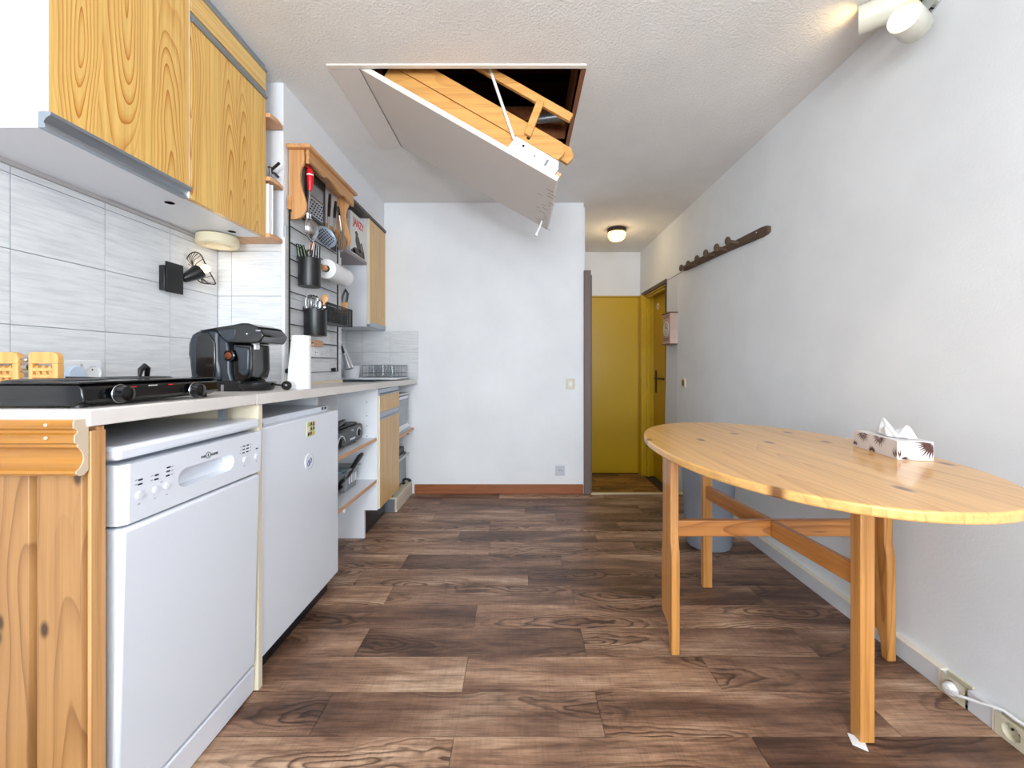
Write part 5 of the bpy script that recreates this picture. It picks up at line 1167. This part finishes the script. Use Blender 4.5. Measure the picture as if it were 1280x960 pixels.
for px, py in ((909.5, 301), (895.5, 309.5), (882, 316.5), (871, 323.5), (860, 330)):
    q = PX(px, py, 1.285)
    h_ = MB().tube([(xw_-0.018, q.y+0.0, q.z-0.012), (1.305, q.y, q.z-0.004), (q.x, q.y, q.z)], [0.012, 0.010, 0.009]).build('hook', RUST, t)
    MB().ball(q, 0.026, 16, 10, (0.55, 1.0, 1.0)).build('hook_knob', RUST, h_)
q = PX(851.5, 335, 1.290)
h_ = MB().tube([(xw_-0.015, q.y-0.06, q.z), (q.x, q.y, q.z)], 0.010).build('hook', RUST, t); MB().ball(q, 0.027, 16, 10, (0.55, 1, 1)).build('hook_knob', RUST, h_)
# ---- small clock
t = thing('wall_clock', 'small pinkish box clock with a round dial beside the hall door', 'clock', (1.35, 3.6, 1.2))
PINKW = plaster('pinkish_whitewashed_wood', (196, 168, 156), 24, 0.3, 0.003, 22, 0.7)
cx0 = 1.296; cy0, cy1 = 3.525, 3.70; cz0, cz1 = 1.205, 1.470
MB().box(cx0, xr(1.3)+0.002, cy0, cy1, cz0, cz1).build('case', PINKW, t, 0.003)
for z_ in (cz0-0.008, cz1): MB().box(cx0-0.010, xr(1.3)+0.002, cy0-0.008, cy1+0.008, z_, z_+0.009).build('rim_board', mat('worn_brown_edge', (122, 92, 80), 0.7) if z_ < 1.3 else bpy.data.materials['worn_brown_edge'], t, 0.001)
dl = MB().lathe([(0.066, 0), (0.066, 0.004), (0.060, 0.006), (0.058, 0.004), (0, 0.004)], (cx0, (cy0+cy1)/2, (cz0+cz1)/2), (-1, 0, 0), 36, False).build('dial', mat('pale_dial', (206, 196, 186), 0.6), t)
mk = MB()
for k in range(12):
    a = k*math.pi/6; mk.box(cx0-0.0052, cx0-0.004, (cy0+cy1)/2+0.047*math.cos(a)-0.003, (cy0+cy1)/2+0.047*math.cos(a)+0.003, (cz0+cz1)/2+0.047*math.sin(a)-0.003, (cz0+cz1)/2+0.047*math.sin(a)+0.003)
mk.build('hour_mark', PRINT, dl)
MB().tube([(cx0-0.006, 3.6125, 1.3375), (cx0-0.006, 3.59, 1.352)], 0.0018, 5).tube([(cx0-0.006, 3.6125, 1.3375), (cx0-0.006, 3.62, 1.375)], 0.0018, 5).build('hands', BLACK, dl)
orn = MB()
for z_ in (1.235, 1.25, 1.43, 1.445): orn.box(cx0-0.002, cx0+0.001, cy0+0.02, cy1-0.02, z_, z_+0.006)
orn.build('painted_ornament', bpy.data.materials['worn_brown_edge'], t)
# ---- switches and outlet
def plate(name, label, cat, axis, c, w_, h_, mm, kind):
    t = thing(name, label, cat, c)
    c = Vector(c)
    n = Vector((0, -1, 0)) if axis == 'y' else Vector((-1, 0, 0)); u_ = Vector((1, 0, 0)) if axis == 'y' else Vector((0, 1, 0)); z_ = Vector((0, 0, 1))
    MB().obox(c+n*0.004, u_*w_/2, n*0.004, z_*h_/2).build('frame', mm, t, 0.002)
    if kind == 'switch':
        MB().obox(c+n*0.0085, u_*w_*0.30, n*0.0015, z_*h_*0.34).build('surround', mat('surround_'+cat+name, tuple(int(x*255) for x in (0.84, 0.83, 0.78)), 0.4), t, 0.001)
        MB().obox(c+n*0.0112, u_*w_*0.17, n*0.0025, z_*h_*0.22).build('rocker', PAPER, t, 0.002)
    elif kind == 'outlet':
        MB().lathe([(w_*0.36, 0.0), (w_*0.34, 0.006), (w_*0.30, 0.006), (w_*0.28, 0.001), (0, 0.001)], c+n*0.008, n, 28, False).build('socket_face', mm, t)
        h2 = MB()
        for s in (-0.1, 0.1): h2.cyl(c+n*0.0085+u_*w_*s, c+n*0.0102+u_*w_*s, 0.0035, n=8)
        h2.build('pin_hole', BLACK, t)['kind'] = 'stuff'
        MB().lathe([(0.003, 0), (0.003, 0.008), (0, 0.009)], c+n*0.009+z_*w_*0.14, n, 8).build('earth_pin', STEEL, t)
    else:
        MB().obox(c+n*0.0085, u_*w_*0.22, n*0.003, z_*h_*0.30).build('rocker', mat('dark_brown_rocker', (92, 76, 58), 0.4), t, 0.003)
def bwp(px, py): q = P(px, py, YB); return (q.x, YB, q.z)
plate('light_switch', 'beige light switch on the back wall beside the brown post', 'switch', 'y', bwp(713, 480), 0.070, 0.082, BEIGEP, 'switch')
plate('wall_outlet', 'white outlet low on the back wall above the skirting', 'socket', 'y', bwp(700, 588), 0.074, 0.082, mat('grey_white_plastic', (200, 202, 210), 0.4), 'outlet')
q = PX(855, 478.5, 1.356); plate('light_switch', 'cream switch with a dark rocker on the right wall below the clock', 'switch', 'x', (xr(q.z), q.y, q.z), 0.070, 0.080, CREAMP, 'dark')
# ---- bin under the table
t = thing('waste_bin', 'grey round waste bin standing against the right wall under the table', 'bin', (1.075, 2.33, 0))
MB().lathe([(0.0, 0), (0.116, 0), (0.122, 0.008), (0.145, 0.50), (0.150, 0.505), (0.150, 0.52), (0.143, 0.52), (0.114, 0.015), (0.0, 0.012)], (1.075, 2.33, 0.001), (0, 0, 1), 48, False).build('body', BIN, t)
# ---- oval table
t = thing('oval_table', 'oval pine gateleg table with crossed stretchers by the right wall', 'table', (0.84, 1.33, 0))
tcx, tcy, ta, tb, ne = 0.836, 1.330, 0.386, 0.588, 2.15
ov = []
for k in range(96):
    a = 2*math.pi*k/96; c_, s_ = math.cos(a), math.sin(a)
    ov.append((tcx+ta*math.copysign(abs(c_)**(2/ne), c_), tcy+tb*math.copysign(abs(s_)**(2/ne), s_)))
MB().prism(ov, 0.727, 0.750, 'z').build('tabletop', TABLEW, t, 0.005, 3)
def leg_poly(y0, flip=1):
    return [(y0, 0.0), (y0+flip*0.026, 0.0), (y0+flip*0.032, 0.055), (y0+flip*0.045, 0.085), (y0+flip*0.075, 0.095), (y0+flip*0.100, 0.10), (y0+flip*0.105, 0.13), (y0+flip*0.105, 0.33), (y0+flip*0.095, 0.40), (y0+flip*0.095, 0.726), (y0+flip*0.012, 0.726), (y0+flip*0.012, 0.40), (y0+flip*0.002, 0.36), (y0, 0.30)]
MB().prism(leg_poly(1.430), 0.532, 0.562, 'x').build('leg', TABLEL, t, 0.004)
MB().prism(leg_poly(1.400), 1.262, 1.292, 'x').build('leg', TABLEL, t, 0.004)
L4 = [(0.918, 1.098), (0.955, 1.098), (0.955, 1.132), (0.918, 1.132)]
MB().box(0.917, 0.956, 1.098, 1.134, 0.0, 0.726).build('leg', TABLEL, t, 0.003)
MB().box(0.838, 0.880, 1.865, 1.893, 0.0, 0.726).build('leg', TABLEL, t, 0.003)
for z0_, z1_, nm in ((0.408, 0.466, 'stretcher'), (0.655, 0.7265, 'apron')):
    MB().box(0.563, 1.261, 1.452, 1.474, z0_, z1_).build(nm, TABLEX, t, 0.003)
    a_, b_ = Vector((0.935, 1.135, 0)), Vector((0.860, 1.864, 0)); xc = a_.lerp(b_, (1.452-1.135)/(1.864-1.135)); xd = a_.lerp(b_, (1.474-1.135)/(1.864-1.135))
    for p_, q_ in ((a_, xc), (xd, b_)):
        d_ = (q_-p_).normalized(); s_ = Vector((d_.y, -d_.x, 0)); m_ = (p_+q_)/2
        MB().obox((m_.x, m_.y, (z0_+z1_)/2), d_*((q_-p_).length/2-0.0015), s_*0.011, (0, 0, (z1_-z0_)/2)).build(nm, wood('table_gate_rail', (192, 128, 66), (138, 76, 32), 'y', 13, 60, 0.35, 0.25, contrast=0.8) if 'table_gate_rail' not in bpy.data.materials else bpy.data.materials['table_gate_rail'], t, 0.003)
one('paper_shim', MB().add([(0.892, 1.095, 0.0005), (0.918, 1.075, 0.0005), (0.935, 1.11, 0.0005), (0.905, 1.128, 0.0005), (0.892, 1.095, 0.003), (0.918, 1.075, 0.003), (0.935, 1.11, 0.003), (0.905, 1.128, 0.003)], [(0,3,2,1),(4,5,6,7),(0,1,5,4),(1,2,6,5),(2,3,7,6),(3,0,4,7)]), PAPER, 'folded white paper shim under the front leg of the oval table', 'paper', (0.91, 1.10, 0))
# ---- tissue box
t = thing('tissue_box', 'white tissue box with brown palm leaf print on the oval table', 'tissue box', (1.12, 1.24, 0.75))
A_ = Vector((1.070, 1.157, 0.7505)); lx = (Vector((1.156, 1.140, 0.7505))-A_); lu = lx.normalized(); lv = Vector((-lu.y, lu.x, 0)); bw_, bl_, bh_ = 0.088, 0.205, 0.054
Mt = Matrix.Identity(4)
for i in range(3): Mt[i][0] = lu[i]; Mt[i][1] = lv[i]; Mt[i][3] = A_[i]
bx = MB(Mt).box(0, bw_, 0, bl_, 0, bh_).build('carton', mat('tissue_carton', (232, 226, 226), 0.5), t, 0.001)
PALM = mat('palm_brown_print', (84, 50, 44), 0.5)
def frond(face, c, angs, L0, w0=0.003):
    m = MB(Mt)
    for a in angs:
        a = math.radians(a); L_ = L0*random.uniform(0.8, 1.05)
        d_ = (math.cos(a), math.sin(a)); n_ = (-d_[1], d_[0])
        pts = [(c[0]+d_[0]*0.003, c[1]+d_[1]*0.003), (c[0]+d_[0]*L_*0.5+n_[0]*w0*0.6, c[1]+d_[1]*L_*0.5+n_[1]*w0*0.6), (c[0]+d_[0]*L_, c[1]+d_[1]*L_), (c[0]+d_[0]*L_*0.5-n_[0]*w0*0.6, c[1]+d_[1]*L_*0.5-n_[1]*w0*0.6)]
        lim = bl_ if face == 'long' else bw_
        pts = [(min(max(p_[0], 0.001), lim-0.001), min(max(p_[1], 0.001), bh_-0.001)) for p_ in pts]
        if face == 'long': m.add([(-0.0004, p_[0], p_[1]) for p_ in pts], [(0, 1, 2, 3)])
        else: m.add([(p_[0], -0.0004, p_[1]) for p_ in pts], [(0, 1, 2, 3)])
    m.build('palm_print', PALM, bx)
random.seed(11)
frond('long', (0.155, 0.053), range(190, 351, 18), 0.036); frond('long', (0.075, 0.053), range(185, 356, 17), 0.034); frond('long', (0.195, 0.004), range(30, 160, 20), 0.022)
frond('long', (0.11, 0.0), range(20, 170, 20), 0.022); frond('long', (0.008, 0.002), range(60, 130, 18), 0.03)
frond('short', (0.086, 0.050), range(180, 275, 11), 0.05, 0.0045); frond('short', (0.006, 0.003), (85, 100, 20, 10, 0), 0.028)
tm = MB(Mt); n = 14; g_ = []
ts = MB(Mt)
def fold(cx_, cy_, rx_, ry_, h_, shx, shy, seed, nu=28, nv_=9):
    rings = []
    for j in range(nv_):
        f_ = j/(nv_-1); k_ = (1-f_)**0.75*0.97+0.03
        ring = []
        for i in range(nu):
            a = 2*math.pi*i/nu
            pl_ = 1+0.20*math.sin(4*a+seed)*(0.3+f_)+0.13*math.sin(7*a+2.1*seed+f_)
            ring.append((cx_+rx_*k_*pl_*math.cos(a)+shx*f_, cy_+ry_*k_*pl_*math.sin(a)+shy*f_, bh_+0.0006+h_*f_*(1+0.10*math.sin(3*a+seed)*f_)))
        rings.append(ring)
    ts.ring_path(rings, True)
fold(0.040, 0.110, 0.020, 0.045, 0.047, 0.002, 0.022, 2.0); fold(0.052, 0.062, 0.024, 0.042, 0.036, 0.004, -0.010, 4.4); fold(0.034, 0.080, 0.018, 0.040, 0.030, -0.012, 0.006, 1.1)
o = ts.build('tissue', PAPER, t, angle=180); o.modifiers.new('subd', 'SUBSURF').levels = 1; o.modifiers['subd'].render_levels = 1
